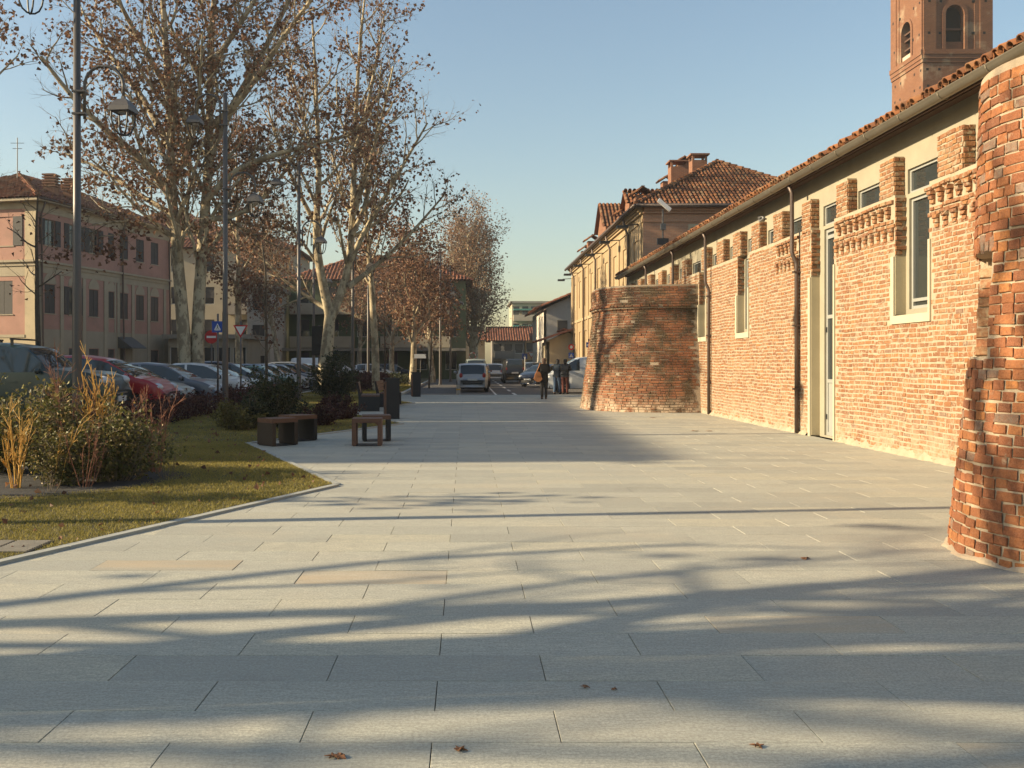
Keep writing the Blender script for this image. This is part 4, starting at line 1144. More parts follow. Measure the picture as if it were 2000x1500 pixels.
# ------------------------------------------------------------------ apartment block helper for the background
def block(name, label, O, U, L, depth, H, floors, mat, roof='flat', wins=4, balc=None, bmat=None, fr_side=1, cat='building', wmat='shut', rmat='tile_dark', ww=1.1, skip_w=()):
    U = np.array(U, float); U /= np.linalg.norm(U); Nn = np.array((U[1], -U[0], 0))
    t = thing(name, (O[0], O[1], -.15), label, cat)
    f = Frame((O[0], O[1], -.15), U, Nn)
    fh = H/floors; holes = []
    for q in range(floors):
        for k in range(wins):
            uc = L*(k+.5)/wins
            if (q, k) in skip_w: continue
            holes.append((uc-ww/2, uc+ww/2, q*fh+.35*fh-.2, q*fh+.82*fh))
    wall_with_holes(f, 0, L, 0, H, holes, .2).build('wall', mat, t)
    for h in holes:
        w = f.part('window', M['frame_white'], t, (h[0], h[1], h[2], h[2]+.07, -.19, -.13), (h[0], h[1], h[3]-.07, h[3], -.19, -.13), (h[0], h[0]+.07, h[2]+.07, h[3]-.07, -.19, -.13), (h[1]-.07, h[1], h[2]+.07, h[3]-.07, -.19, -.13))
        f.part('pane', M['glass'], w, (h[0]+.07, h[1]-.07, h[2]+.07, h[3]-.07, -.17, -.16))
        if wmat: f.part('shutter', M[wmat], w, (h[0]+.02, h[1]-.02, h[2]+.35*(h[3]-h[2]), h[3], -.12, -.08))
    mb = MB(); mb.prism([f.pt(0, 0, -.25), f.pt(L, 0, -.25), f.pt(L, 0, -depth), f.pt(0, 0, -depth)], (0, 0, H)); mb.build('side_walls', mat, t)
    if balc:
        for q in range(1, floors):
            for (a, b) in balc:
                f.part('balcony', bmat or M['cream'], t, (a, b, q*fh-.12, q*fh+.95, 1.15, 1.3), (a, a+.14, q*fh-.12, q*fh+.95, 0, 1.15), (b-.14, b, q*fh-.12, q*fh+.95, 0, 1.15), (a+.14, b-.14, q*fh-.12, q*fh+.06, 0, 1.15))
    if roof == 'flat':
        mb = MB(); mb.prism([f.pt(-.4, H, .5), f.pt(L+.4, H, .5), f.pt(L+.4, H, -depth-.4), f.pt(-.4, H, -depth-.4)], (0, 0, .35)); mb.build('roof', M['concrete'], t)
    elif roof == 'hip':
        e = .6; h_ = min(depth, L)/2*.5; i = min(depth, L)/2
        a, b, c, d = f.pt(-e, H, e), f.pt(L+e, H, e), f.pt(L+e, H, -depth-e), f.pt(-e, H, -depth-e)
        if L >= depth: r1, r2 = f.pt(i, H+h_, -depth/2), f.pt(L-i+.01, H+h_, -depth/2); polys = [[a, b, r2, r1], [b, c, r2], [c, d, r1, r2], [d, a, r1]]
        else: r1, r2 = f.pt(L/2, H+h_, -i), f.pt(L/2, H+h_, -depth+i-.01); polys = [[a, b, r1], [b, c, r2, r1], [c, d, r2], [d, a, r1, r2]]
        for k, p_ in enumerate(polys):
            n_ = np.cross(p_[1]-p_[0], p_[2]-p_[0])
            tiled_roof(t, p_, M[rmat], .35, .7, k+20)
    elif roof == 'gable':                        # ridge along U
        e = .7; h_ = depth*.24
        a, b, c, d = f.pt(-e, H, e), f.pt(L+e, H, e), f.pt(L+e, H, -depth-e), f.pt(-e, H, -depth-e); r1, r2 = f.pt(-e, H+h_, -depth/2), f.pt(L+e, H+h_, -depth/2)
        tiled_roof(t, [a, b, r2, r1], M[rmat], .35, .7, 31); tiled_roof(t, [c, d, r1, r2], M[rmat], .35, .7, 32)
        for u in (0.02, L-.02):
            mk('gable', [f.pt(u, H, 0), f.pt(u, H, -depth), f.pt(u, H+h_*.93, -depth/2)], [(0, 1, 2)], mat, t)
    elif roof == 'gable_front':                  # gable faces out
        e = .7; h_ = L*.24
        a, b = f.pt(-e, H-.25, e), f.pt(-e, H-.25, -depth); c, d = f.pt(L+e, H-.25, -depth), f.pt(L+e, H-.25, e); r1, r2 = f.pt(L/2, H+h_, e), f.pt(L/2, H+h_, -depth)
        tiled_roof(t, [a, b, r2, r1], M[rmat], .35, .7, 33); tiled_roof(t, [d, c, r2, r1], M[rmat], .35, .7, 34)
        mk('gable', [f.pt(0, H, .001), f.pt(L, H, .001), f.pt(L/2, H+h_*.93, .001)], [(0, 1, 2)], mat, t)
    return t, f
M['green_wall'] = std('green_plaster', (.095, .12, .06), .9, .15, 1, 20, .05)
M['beige_balc'] = std('beige_concrete', (.42, .36, .255), .9, .1, 1, 20, .05)
M['ochre'] = std('ochre_plaster', (.50, .29, .13), .9, .1, 1, 20, .05)
M['pale_wall'] = std('pale_plaster', (.55, .50, .42), .9, .1, 1, 20, .05, stain=((.42, .38, .32), 1.1))
M['teal'] = std('teal_awning', (.06, .24, .19), .8, .1, 1, 20, 0)
M['greywall'] = std('grey_plaster', (.24, .215, .18), .9, .1, 1, 20, .05)
g_, f_ = block('green_apartment_block', 'long green apartment block with beige balconies behind the parked cars', (-17.2, 92, 0), (1, 0, 0), 17.2, 11, 9.6, 3, M['green_wall'], 'hip', 6, balc=[(.3, 6.2), (9.0, 15.6)], bmat=M['beige_balc'], rmat='tile_dark')
mb = MB()
f_.part('canopy', M['concrete'], g_, (-.5, 9.5, 2.75, 3.0, 0, 2.6)); f_.part('canopy', M['concrete'], g_, (9.9, 17.2, 2.75, 3.0, 0, 2.6))
block('beige_tall_house', 'tall beige house with balconies behind the double trunked plane tree', (-31.0, 96, 0), (1, 0, 0), 13.2, 12, 13.2, 4, M['grey_cream'], 'hip', 4, balc=[(7.0, 12.6)], bmat=M['greywall'])
block('brown_roofed_house', 'cream house with brown red roof rising behind the pink house', (-44, 112, 0), (1, 0, 0), 15, 12, 17.2, 5, M['cream'], 'hip', 5)
block('pale_corner_house', 'narrow pale house with sunlit side left of the green apartment block', (-19.4, 84, 0), (1, 0, 0), 2.0, 8, 8.2, 3, M['pale_wall'], 'flat', 1)
t_, f_ = block('low_garage_row', 'low cream garage building beneath the narrow pale house', (-24.5, 78, 0), (1, 0, 0), 6.5, 5, 3.6, 1, M['grey_cream'], 'flat', 5, wmat=None)
# end of the street
t_, f_ = block('awning_apartment_block', 'distant apartment block with teal awnings and flat brown roof at the street end', (8.2, 168, 0), (1, 0, 0), 6.2, 12, 12.2, 4, M['beige_balc'], 'flat', 4, balc=[(.2, 4.2)], bmat=M['beige_balc'])
for q in (2, 3): f_.part('awning', M['teal'], t_, (.2, 4.2, q*2.9+2.2, q*2.9+2.45, 0, 1.5))
f_.part('brick_bay', M['brick_tex'], t_, (4.4, 6.2, 2.8, 11.5, .0, .5))
block('ochre_house', 'low ochre house with red gable roof at the end of the street', (8.4, 134, 0), (1, 0, 0), 4.2, 8, 4.9, 2, M['ochre'], 'gable', 3)
block('grey_balcony_house', 'grey two storey house with red roof right of the big far plane tree', (3.6, 130, 0), (1, 0, 0), 4.4, 8, 4.6, 2, M['greywall'], 'gable', 3, balc=[(.3, 3.0)], bmat=M['steel_grey'])
block('cream_far_house', 'bright cream wall of the low far house behind the big plane tree', (-4.5, 137, 0), (1, .25, 0), 7.5, 8, 4.9, 1, M['cream'], 'gable', 1, wmat=None)
block('dark_barn', 'dark low shed with brown roof left of the big far plane tree', (-7.5, 126, 0), (1, 0, 0), 5.0, 6, 3.3, 1, M['greywall'], 'gable', 2, wmat=None)
t_, f_ = block('white_gabled_house', 'white plastered house with dark overhanging eaves beside the yellow wing', (6.9, 98, 0), (0, -1, 0), 14, 9, 6.4, 2, M['pale_wall'], 'gable', 4)
fq = Frame((6.9, 84, -.15), (1, 0, 0), (0, -1, 0))
for a in (1.2, 3.4):
    for z in (1.0, 4.0):
        w = fq.part('window', M['frame'], t_, (a, a+.9, z, z+1.4, -.02, .04)); fq.part('shutter', M['shut'], w, (a+.06, a+.84, z+.06, z+1.34, .04, .06))
block('porch_house', 'small cream house with low brown porch roof on the right of the street', (6.5, 81, 0), (0, -1, 0), 4.5, 3.5, 3.3, 1, M['cream'], 'gable', 2)
# houses on the far side of the parking lot, whose shade falls across the lawn and the plaza
y = 10.7
for k, (L_, H_, mt) in enumerate(((8.2, 12.85, 'cream'), (9.6, 12.95, 'grey_cream'), (10.5, 13.1, 'pale_wall'), (11.5, 13.3, 'cream'))):
    block('terrace_house', ['cream terraced house off to the left across the car park, nearest', 'grey cream terraced house off to the left across the car park', 'pale terraced house off to the left across the car park', 'cream terraced house off to the left nearest the pink house'][k], (-29.5+.02*k, y+.0, 0), (0, 1, 0), L_, 5.5, H_, 3, M[mt], 'gable', 4)
    y += L_+1.5+.2*k
# ------------------------------------------------------------------ trees
class Tubes:
    def __init__(s): s.V = []; s.G = []; s.n = 0
    def add(s, pts, rad, n):
        pts = np.asarray(pts, float); rad = np.asarray(rad, float); m = len(pts)
        t = np.gradient(pts, axis=0); t /= np.linalg.norm(t, axis=1, keepdims=True)+1e-9
        ref = np.array((.31, .87, .12)) if abs(t[0] @ np.array((.31, .87, .12))) < .85 else np.array((.9, -.2, .1))
        a = np.cross(t, ref); a /= np.linalg.norm(a, axis=1, keepdims=True)+1e-9; b = np.cross(t, a)
        an = np.arange(n)*2*math.pi/n
        R_ = pts[:, None]+rad[:, None, None]*(np.cos(an)[None, :, None]*a[:, None]+np.sin(an)[None, :, None]*b[:, None])
        i = np.arange(m-1)[:, None]*n; k = np.arange(n)[None]; k2 = (k+1) % n
        q = np.stack([i+k, i+k2, i+n+k2, i+n+k], -1).reshape(-1, 4)+s.n
        s.V.append(R_.reshape(-1, 3)); s.G.append(q); s.n += m*n
    def mesh(s): return np.concatenate(s.V), np.concatenate(s.G)

class Tree:
    def __init__(s, seed): s.g = np.random.default_rng(seed); s.big = Tubes(); s.small = Tubes(); s.sites = []; s.seed = seed
    def path(s, p, d, L, n, up, wob):
        pts = [np.array(p, float)]; d = np.array(d, float); d /= np.linalg.norm(d)
        for i in range(n):
            d = d+s.g.normal(0, wob, 3)+np.array((0, 0, up)); d /= np.linalg.norm(d); pts.append(pts[-1]+d*L/n)
        return np.array(pts)
    def limb(s, pts, r0, r1, lvl, cfg, az=None):
        """lay a branch along pts and grow its children"""
        pts = np.asarray(pts, float); n = len(pts); rad = np.linspace(r0, r1, n)
        (s.big if r0 > .035 else s.small).add(pts, rad, 8 if r0 > .15 else 5 if r0 > .035 else 3)
        if lvl >= len(cfg['n']):
            for q in np.linspace(.2, 1, 4): s.sites.append(pts[min(n-1, int(q*(n-1)))])
            return
        L = np.sum(np.linalg.norm(np.diff(pts, axis=0), axis=1))
        cnt = max(1, int(round(cfg['n'][lvl]*s.g.uniform(.8, 1.2)*min(1.6, max(.5, L/cfg['ref'][lvl])))))
        phase = s.g.uniform(0, 6.28)
        for c in range(cnt):
            t = cfg['t0'][lvl]+(1-cfg['t0'][lvl])*(c+s.g.uniform(.1, .9))/cnt
            f = t*(n-1); i = min(n-2, int(f)); p = pts[i]+(pts[i+1]-pts[i])*(f-i)
            d = pts[i+1]-pts[i]; d /= np.linalg.norm(d)+1e-9
            an = phase+c*2.4; ref = np.cross(d, (.3, .5, .81)); ref /= np.linalg.norm(ref)+1e-9; side = ref*math.cos(an)+np.cross(d, ref)*math.sin(an)
            sp = math.radians(cfg['ang'][lvl]*s.g.uniform(.75, 1.25))
            dd = d*math.cos(sp)+side*math.sin(sp)
            l = cfg['len'][lvl]*s.g.uniform(.65, 1.2)*(1-.45*t if lvl == 0 else 1-.3*t)
            rr = min(rad[i]*.62, cfg['rad'][lvl]*s.g.uniform(.8, 1.2))
            nn = cfg['seg'][lvl]
            s.limb(s.path(p, dd, l, nn, cfg['up'][lvl], cfg['wob'][lvl]), rr, rr*.4, lvl+1, cfg)
        s.sites.append(pts[-1])
    def finish(s, root, leaves, size, lmat='leaf_brown', bark='bark', twig='twig', spread=.22, zmin=0, clump=3):
        V, F = s.big.mesh(); mk('trunk', V, F, M[bark], root, True)
        if s.small.n: V, F = s.small.mesh(); mk('twigs', V, F, M[twig], root, True)
        if leaves:
            g = s.g; S = np.array(s.sites); S = S[S[:, 2] > zmin]
            wgt = g.random(len(S))**2; wgt /= wgt.sum()
            k = g.choice(len(S), leaves//clump+1, p=wgt); k = np.repeat(k, clump)[:leaves]
            O = S[k]+g.normal(0, spread, (leaves, 3)); O[:, 2] -= np.abs(g.normal(0, spread*.5, leaves))
            leaf_cloud('crown', O, size, M[lmat], root, g)
def leaf_cloud(name, O, size, mat, root, g, droop=.35, **kw):
    n = len(O)
    a = g.normal(0, 1, (n, 3)); a[:, 2] -= droop; a /= np.linalg.norm(a, axis=1, keepdims=True)
    b = np.cross(a, g.normal(0, 1, (n, 3))); b /= np.linalg.norm(b, axis=1, keepdims=True); c = np.cross(a, b)
    sz = size*g.uniform(.55, 1.25, (n, 1))
    V, F, rr = scatter_mesh([(0, 0, 0), (.45, .42, .22), (1, 0, -.1), (.45, -.42, .22)], [(0, 1, 2), (0, 2, 3)], O, a*sz, b*sz, c*sz, g.random(n))
    return mk(name, V, F, mat, root, rnd=rr, **kw)
CFG_BIG = dict(n=[11, 7, 7, 5], ref=[12, 5, 2.2, 1.1], t0=[.25, .2, .15, .2], ang=[48, 42, 42, 40], len=[5.2, 2.4, 1.15, .6], rad=[.11, .042, .014, .006], seg=[8, 6, 4, 3], up=[.10, .07, .05, .03], wob=[.10, .13, .16, .18])
CFG_MID = dict(n=[10, 7, 6], ref=[8, 4, 2], t0=[.25, .15, .15], ang=[46, 42, 42], len=[4.0, 1.9, .9], rad=[.08, .03, .010], seg=[7, 5, 3], up=[.12, .08, .05], wob=[.10, .13, .16])
def px_path(pts, Y, dY=0): return np.array([P(x, y, Y+dY*k) for k, (x, y) in enumerate(pts)])
def smooth_path(p, n=3):
    p = np.asarray(p); t = np.arange(len(p)); q = np.linspace(0, len(p)-1, (len(p)-1)*n+1)
    out = np.stack([np.interp(q, t, p[:, k]) for k in range(3)], 1)
    for _ in range(2): out[1:-1] = (out[:-2]+2*out[1:-1]+out[2:])/4
    return out

# the big double-trunked plane tree
Y1 = 40.0
b0 = P(374, 769, Y1); b0[2] = -.1
t1 = thing('plane_tree', tuple(b0), 'big double trunked plane tree full of dry brown leaves behind the parked cars', 'tree')
T = Tree(101)
st = [(360, 775), (362, 700), (355, 600), (348, 520), (343, 450), (335, 380), (333, 300), (331, 200), (324, 100), (318, 0), (310, -110), (300, -200)]
T.limb(smooth_path(px_path(st, Y1, -.1)), .31, .06, 0, CFG_BIG)
st = [(388, 775), (385, 690), (388, 600), (394, 500), (400, 420), (407, 330), (410, 220), (411, 100), (418, 0), (430, -100), (440, -190)]
T.limb(smooth_path(px_path(st, Y1, .12)), .31, .07, 0, CFG_BIG)
for st, r, dy in (([(338, 390), (290, 320), (215, 262), (140, 190), (80, 110)], .15, -.5), ([(333, 290), (280, 190), (215, 110), (160, 20)], .13, .6), ([(408, 300), (450, 215), (500, 130), (540, 50), (590, -50)], .15, .4), ([(402, 390), (460, 330), (540, 300), (620, 280), (690, 262)], .12, -.4), ([(409, 250), (470, 200), (560, 60), (640, -40)], .13, -.7), ([(340, 420), (270, 380), (200, 330), (130, 300)], .10, .8), ([(330, 180), (250, 40), (190, -80)], .11, -.5), ([(412, 130), (500, 0), (560, -120)], .11, .5), ([(400, 430), (480, 420), (560, 340), (620, 200)], .10, 1.0), ([(345, 470), (300, 440), (240, 430), (180, 440)], .07, -.9), ([(345, 350), (370, 280), (390, 200), (395, 60)], .09, -1.0), ([(404, 360), (430, 420), (480, 450), (540, 480)], .07, .8)):
    T.limb(smooth_path(px_path(st, Y1, dy)), r*1.35, r*.45, 1, dict(CFG_BIG, n=[11, 11, 7, 5]))
T.finish(t1, 13500, .20, zmin=4.5, clump=6, spread=.19)

# second plane tree, forked, sparser
Y2 = 46.0
b0 = P(632, 769, Y2); b0[2] = -.05
t2 = thing('plane_tree', tuple(b0), 'forked pale plane tree with sparse leaves leaning over the shaded lawn', 'tree')
T = Tree(202)
T.limb(smooth_path(px_path([(628, 772), (634, 720), (640, 670), (644, 625), (646, 600)], Y2)), .36, .26, 9, dict(CFG_MID, n=[]))
C2 = dict(CFG_BIG, n=[8, 6, 6, 4])
for st, r, dy in (([(646, 625), (632, 560), (620, 500), (617, 430), (624, 350), (620, 250), (617, 150), (610, 40)], .26, -.1), ([(646, 620), (668, 570), (682, 520), (688, 440), (691, 350), (694, 230), (702, 100), (712, 0)], .26, .12)):
    T.limb(smooth_path(px_path(st, Y2, dy)), r, .05, 0, C2)
for st, r, dy in (([(684, 510), (715, 445), (755, 380), (800, 300), (835, 240)], .12, -.4), ([(680, 560), (740, 515), (800, 460), (868, 380)], .12, .4), ([(690, 420), (712, 350), (742, 250), (768, 130)], .12, -.3), ([(688, 460), (722, 380), (735, 260), (745, 120)], .10, .6), ([(640, 605), (600, 580), (550, 545), (500, 490)], .10, .5), ([(617, 440), (580, 370), (545, 290), (520, 200)], .10, -.5), ([(625, 340), (600, 260), (570, 150), (555, 60)], .09, .5), ([(692, 300), (720, 200), (740, 90), (752, 20)], .09, .3), ([(622, 520), (590, 470), (560, 440), (520, 420)], .07, -.4)):
    T.limb(smooth_path(px_path(st, Y2, dy)), r*1.3, r*.35, 1, dict(C2, n=[8, 10, 6, 4]))
T.finish(t2, 4600, .19, zmin=4.0, clump=5, spread=.18)

def auto_tree(name, label, base, H, seed, leaves, size, lean=(0, 0), r0=.25, cfg=CFG_MID, spread=.22, bark='bark', group=None, zmin=3, stems=1, scale=1.0, t0=None, lmat='leaf_brown'):
    r = thing(name, tuple(base), label, 'tree', group); T = Tree(seed)
    c = dict(cfg); c['len'] = [x*scale for x in cfg['len']]
    if t0 is not None: c['t0'] = [t0]+cfg['t0'][1:]
    for q in range(stems):
        d = np.array((lean[0]+(.12*(-1)**q if stems > 1 else 0), lean[1]+(.08*q), 1.0))
        T.limb(T.path(base, d, H, 12, .02, .035), r0/(1+.3*q), .03, 0, c)
    T.finish(r, leaves, size, lmat, bark=bark, spread=spread, zmin=zmin); return r
def gp(px, Y, z=-.08): return np.array(((px-910)*Y/FPX, Y, z))
auto_tree('plane_tree', 'slender pale trunked plane tree directly behind the bench', gp(735, 50), 14.5, 303, 2600, .19, r0=.24, scale=.85, t0=.35)
auto_tree('plane_tree', 'slim white trunked plane tree above the give way sign', gp(470, 57), 15, 304, 3600, .2, r0=.26, scale=.9, t0=.3)
auto_tree('plane_tree', 'brown leafed plane tree beyond the bench, left of the tall lamp posts', gp(805, 62), 8.6, 305, 3800, .2, r0=.27, scale=1.0, t0=.22)
auto_tree('plane_tree', 'thick leaved plane tree nearest to the paired far lamp posts', gp(845, 74), 9.0, 306, 4600, .22, r0=.27, scale=1.0, t0=.25)
auto_tree('plane_tree', 'brown plane tree in front of the green apartment block', gp(765, 78), 10, 307, 4200, .22, r0=.27, scale=1.1, t0=.25)
auto_tree('plane_tree', 'leafy plane tree between the forked tree and green apartment block', gp(700, 86), 11, 308, 3800, .22, r0=.27, scale=1.2, t0=.25)
auto_tree('plane_tree', 'plane tree standing before the tall beige house', gp(545, 80), 14, 309, 3800, .22, r0=.27, scale=1.2, t0=.25)
# the large far tree closing the street, and one behind it
CFG_FAR = dict(n=[36, 10, 7], ref=[17, 5, 2.2], t0=[.16, .12, .1], ang=[44, 40, 42], len=[6.6, 2.6, 1.2], rad=[.14, .045, .017], seg=[7, 5, 3], up=[.16, .09, .06], wob=[.07, .12, .15])
auto_tree('plane_tree', 'largest far plane tree with rounded crown closing the street view', gp(925, 104), 15.2, 310, 17000, .21, lmat='leaf_tan', r0=.62, cfg=CFG_FAR, spread=.35, zmin=3.5, scale=1.12)
auto_tree('plane_tree', 'rounded far plane tree left of and behind the largest one', gp(880, 122), 14, 311, 6500, .25, lmat='leaf_tan', r0=.5, cfg=CFG_FAR, spread=.4, zmin=3.5, scale=.85)
# leafless trees far left
for k, (px, Y, H, lb) in enumerate(((8, 100, 24, 'bare grey tree far left above the pink house roof'), (-45, 104, 25, 'bare grey tree at the very left edge behind the pink house'), (62, 112, 23, 'thin bare tree behind the chimneys of the pink house'))):
    auto_tree('bare_tree', lb, gp(px, Y), H, 400+k, 0, .2, r0=.3, cfg=CFG_MID, scale=1.3 if k < 2 else .7, bark='bark_dark', t0=.45)
# slim young tree before the pink house
r = thing('young_tree', tuple(gp(74, 36)), 'slim bare young tree standing before the corner of the pink house', 'tree')
T = Tree(500); T.limb(smooth_path(px_path([(76, 775), (75, 690), (72, 600), (72, 520), (70, 450), (74, 380)], 36)), .13, .03, 0, dict(CFG_MID, n=[13, 5, 4], len=[2.0, .9, .45], rad=[.035, .014, .007], t0=[.4, .2, .2], up=[.03, .05, .04], ang=[60, 45, 40]))
T.finish(r, 60, .16, bark='bark_dark')
# young staked trees on the lawn
for k, (px, Y, lb) in enumerate(((520, 30.5, 'young sapling with stakes left of the dark lawn bush'), (752, 58, 'young sapling left of the brown leafed plane tree'), (838, 57, 'thin pale sapling right of the far litter bin'))):
    auto_tree('sapling', lb, gp(px, Y), 5.5, 510+k, 120, .12, r0=.06, cfg=dict(CFG_MID, n=[9, 5], len=[1.4, .6], rad=[.02, .008], ref=[5, 1.5]), bark='bark_dark', spread=.1, zmin=1.5)

# plane trees to the left outside the view; their branch shadows cross the paving
CFG_SH = dict(n=[10, 6, 4], ref=[9, 5, 2.5], t0=[.3, .25, .2], ang=[42, 40, 42], len=[4.6, 2.0, .9], rad=[.12, .04, .014], seg=[8, 5, 3], up=[.09, .06, .03], wob=[.10, .12, .15])
for k, (x, y, H, lf, lb, r0, t0_) in enumerate(((-10.4, 3.3, 11, 120, 'bare plane tree outside the left edge, beside the near lawn', .30, .3), (-12.5, 3.2, 13, 120, 'tall bare plane tree outside the left edge of the view', .24, .35), (-13.0, 8.7, 4.6, 500, 'leafy plane tree outside the left edge by the shrubs', .16, .25), (-17, 26.5, 16.5, 900, 'plane tree outside the left edge across from the round bastion', .26, .55), (-11.5, 1.5, 8.5, 60, 'bare plane tree left of and behind the camera', .26, .4), (-20, 37.5, 17, 1200, 'plane tree outside the left edge beyond the parked cars', .26, .55), (-14.2, 3.5, 8.6, 150, 'second tall bare plane tree outside the left edge, farther from the lawn', .22, .4), (-20.5, 2.0, 15, 120, 'plane tree well outside the left edge, level with the near paving', .26, .4))):
    auto_tree('plane_tree', lb, (x, y, -.05), H, 600+k, lf, .2, lean=(.03, .0), r0=r0, cfg=CFG_SH, t0=t0_, zmin=2, stems=2 if k == 0 else 1, scale=.3 if k == 2 else 1)

# ------------------------------------------------------------------ shrubs and hedges
def shrub(name, label, c, rx, ry, h, leaves, size, mat, seed, stems=26, twig='twig', lmat2=None, droop=.0, cat='shrub', base_h=.0):
    g = np.random.default_rng(seed); r = thing(name, (c[0], c[1], c[2]), label, cat); tb = Tubes(); sites = []
    for k in range(stems):
        a = g.uniform(0, 6.28); q = math.sqrt(g.random()); e = np.array((c[0]+rx*q*math.cos(a), c[1]+ry*q*math.sin(a), c[2]+h*math.sqrt(max(.05, 1-.75*q*q))*g.uniform(.65, 1.08)))
        s0 = np.array((c[0]+.25*rx*q*math.cos(a), c[1]+.25*ry*q*math.sin(a), c[2]-.03)); m = (s0+e)/2+g.normal(0, .06*h, 3)
        pts = smooth_path([s0, m, e], 4); tb.add(pts, np.linspace(.012, .004, len(pts))*max(.7, h), 4)
        for f in np.linspace(.25, 1, 8):
            p = pts[int(f*(len(pts)-1))]; sites.append(p)
            for _ in range(2):
                d = g.normal(0, 1, 3); d[2] = abs(d[2])*.8; d /= np.linalg.norm(d); L = .22*h*g.uniform(.5, 1.2); p2 = p+d*L
                tb.add(np.array([p, p+d*L*.5, p2]), [.005, .004, .002], 3); sites += [p2, p+d*L*.6]
    V, F = tb.mesh(); mk('stems', V, F, M[twig], r, True)
    if leaves:
        S = np.array(sites); S = S[S[:, 2] > c[2]+base_h]; k = g.integers(0, len(S), leaves); O = S[k]+g.normal(0, .05*h**.5, (leaves, 3)); O[:, 2] = np.maximum(O[:, 2], c[2]+.02)
        leaf_cloud('foliage', O, size, M[mat], r, g, droop)
    return r
def twigs(name, label, c, n, h, spread, r0, seed, mat='twig_yellow', lean=(0, 0)):
    """upright bare twiggy shrub with forked tips"""
    g = np.random.default_rng(seed); r = thing(name, tuple(c), label, 'shrub'); tb = Tubes()
    for k in range(n):
        a = g.uniform(0, 6.28); d = np.array((math.cos(a)*spread*g.random()+lean[0], math.sin(a)*spread*g.random()+lean[1], 1)); L = h*g.uniform(.6, 1.05)
        T_ = Tree(seed*31+k); pts = T_.path(np.array(c)+(math.cos(a)*.05, math.sin(a)*.05, -.03), d, L, 7, .02, .06); tb.add(pts, np.linspace(r0, r0*.5, 8), 5)
        for j in range(int(5*h)+2):
            i = g.integers(3, 8); dd = d/np.linalg.norm(d)+g.normal(0, .45, 3)*np.array((1, 1, .3)); q = T_.path(pts[i], dd, L*g.uniform(.12, .3), 4, .06, .08); tb.add(q, np.linspace(r0*.55, r0*.3, 5), 4)
            for _ in range(2): q2 = T_.path(q[2], dd+g.normal(0, .5, 3), L*.1, 3, .08, .1); tb.add(q2, np.linspace(r0*.35, r0*.2, 4), 3)
    V, F = tb.mesh(); mk('stems', V, F, M[mat], r, True); return r
GZ = .016
shrub('evergreen_shrub', 'large leafy evergreen shrub at the left edge of the near lawn bed', (-5.05, 12.1, GZ), .95, .8, 1.12, 3800, .06, 'leaf_green', 701, 34)
shrub('evergreen_shrub', 'rounded dark green shrub on the right of the near lawn bed', (-4.25, 11.55, GZ), .72, .6, .86, 3700, .05, 'leaf_green', 702, 34)
shrub('evergreen_shrub', 'low dense green shrub between the two larger shrubs of the near bed', (-4.75, 11.1, GZ), .45, .4, .6, 2400, .042, 'leaf_green', 703, 22)
shrub('evergreen_shrub', 'tall leafy shrub partly outside the left edge, near bed', (-6.1, 12.4, GZ), .8, .7, 1.1, 4200, .058, 'leaf_green', 704, 28)
twigs('golden_twig_shrub', 'tall golden bare twig shrub rising above the green shrubs before the red car', P(198, 900, 12.2)*(1, 1, 0)+(0, 0, GZ), 8, 1.42, .15, .012, 711)
twigs('golden_twig_shrub', 'golden twigs sprouting at the left front of the near bed', (-5.15, 10.85, GZ), 12, .95, .42, .008, 712)
twigs('golden_twig_shrub', 'single slanting golden shoots in the large evergreen shrub', (-4.8, 11.05, GZ), 3, .95, .3, .007, 713, lean=(.25, 0))
twigs('dry_twig_shrub', 'small dry brown twiggy plant at the right end of the near bed', (-3.72, 11.75, GZ), 9, .38, .6, .005, 714, 'twig')
twigs('dry_twig_shrub', 'low dry twigs at the front rim of the near bed', (-4.6, 10.45, GZ), 8, .28, .7, .004, 715, 'twig')
twigs('red_twig_shrub', 'reddish bare twigs behind the right shrub of the near bed', (-4.05, 12.4, GZ), 11, 1.0, .3, .008, 716, 'twig_red')
twigs('red_twig_shrub', 'thin reddish twigs rising through the large evergreen shrub', (-5.0, 11.9, GZ), 9, 1.35, .3, .007, 717, 'twig_red')
twigs('red_twig_shrub', 'reddish twigs fanning out at the front of the rounded dark shrub', (-4.4, 10.95, GZ), 9, .75, .55, .006, 718, 'twig_red')
shrub('dark_bush', 'tall dark green bush behind the left pair of stools', (-4.35, 21.0, GZ), .75, .7, 1.25, 5500, .07, 'leaf_dark', 721)
shrub('yellow_green_bush', 'low yellow green bush left of the tall dark bush', (-4.85, 20.2, GZ), .6, .5, .62, 2600, .06, 'leaf_yel', 722, 18)
shrub('dark_bush', 'dark bush at the foot of the forked plane tree', (-5.4, 38.5, GZ), 1.0, .9, 1.75, 4500, .10, 'leaf_dark', 723)
shrub('dark_bush', 'small dark bush to the right of the second lamp post', (-3.4, 21.8, GZ), .5, .5, .45, 2000, .06, 'leaf_red', 724, 18)
shrub('red_bush', 'low dark red bush left of the bench', (-4.0, 29.8, GZ), .55, .5, .45, 1800, .07, 'leaf_red', 725, 18)
shrub('brown_bush', 'low brown bush on the shaded lawn behind the right stools', (-3.2, 24.3, GZ), .8, .6, .4, 2200, .06, 'leaf_red', 726, 20)
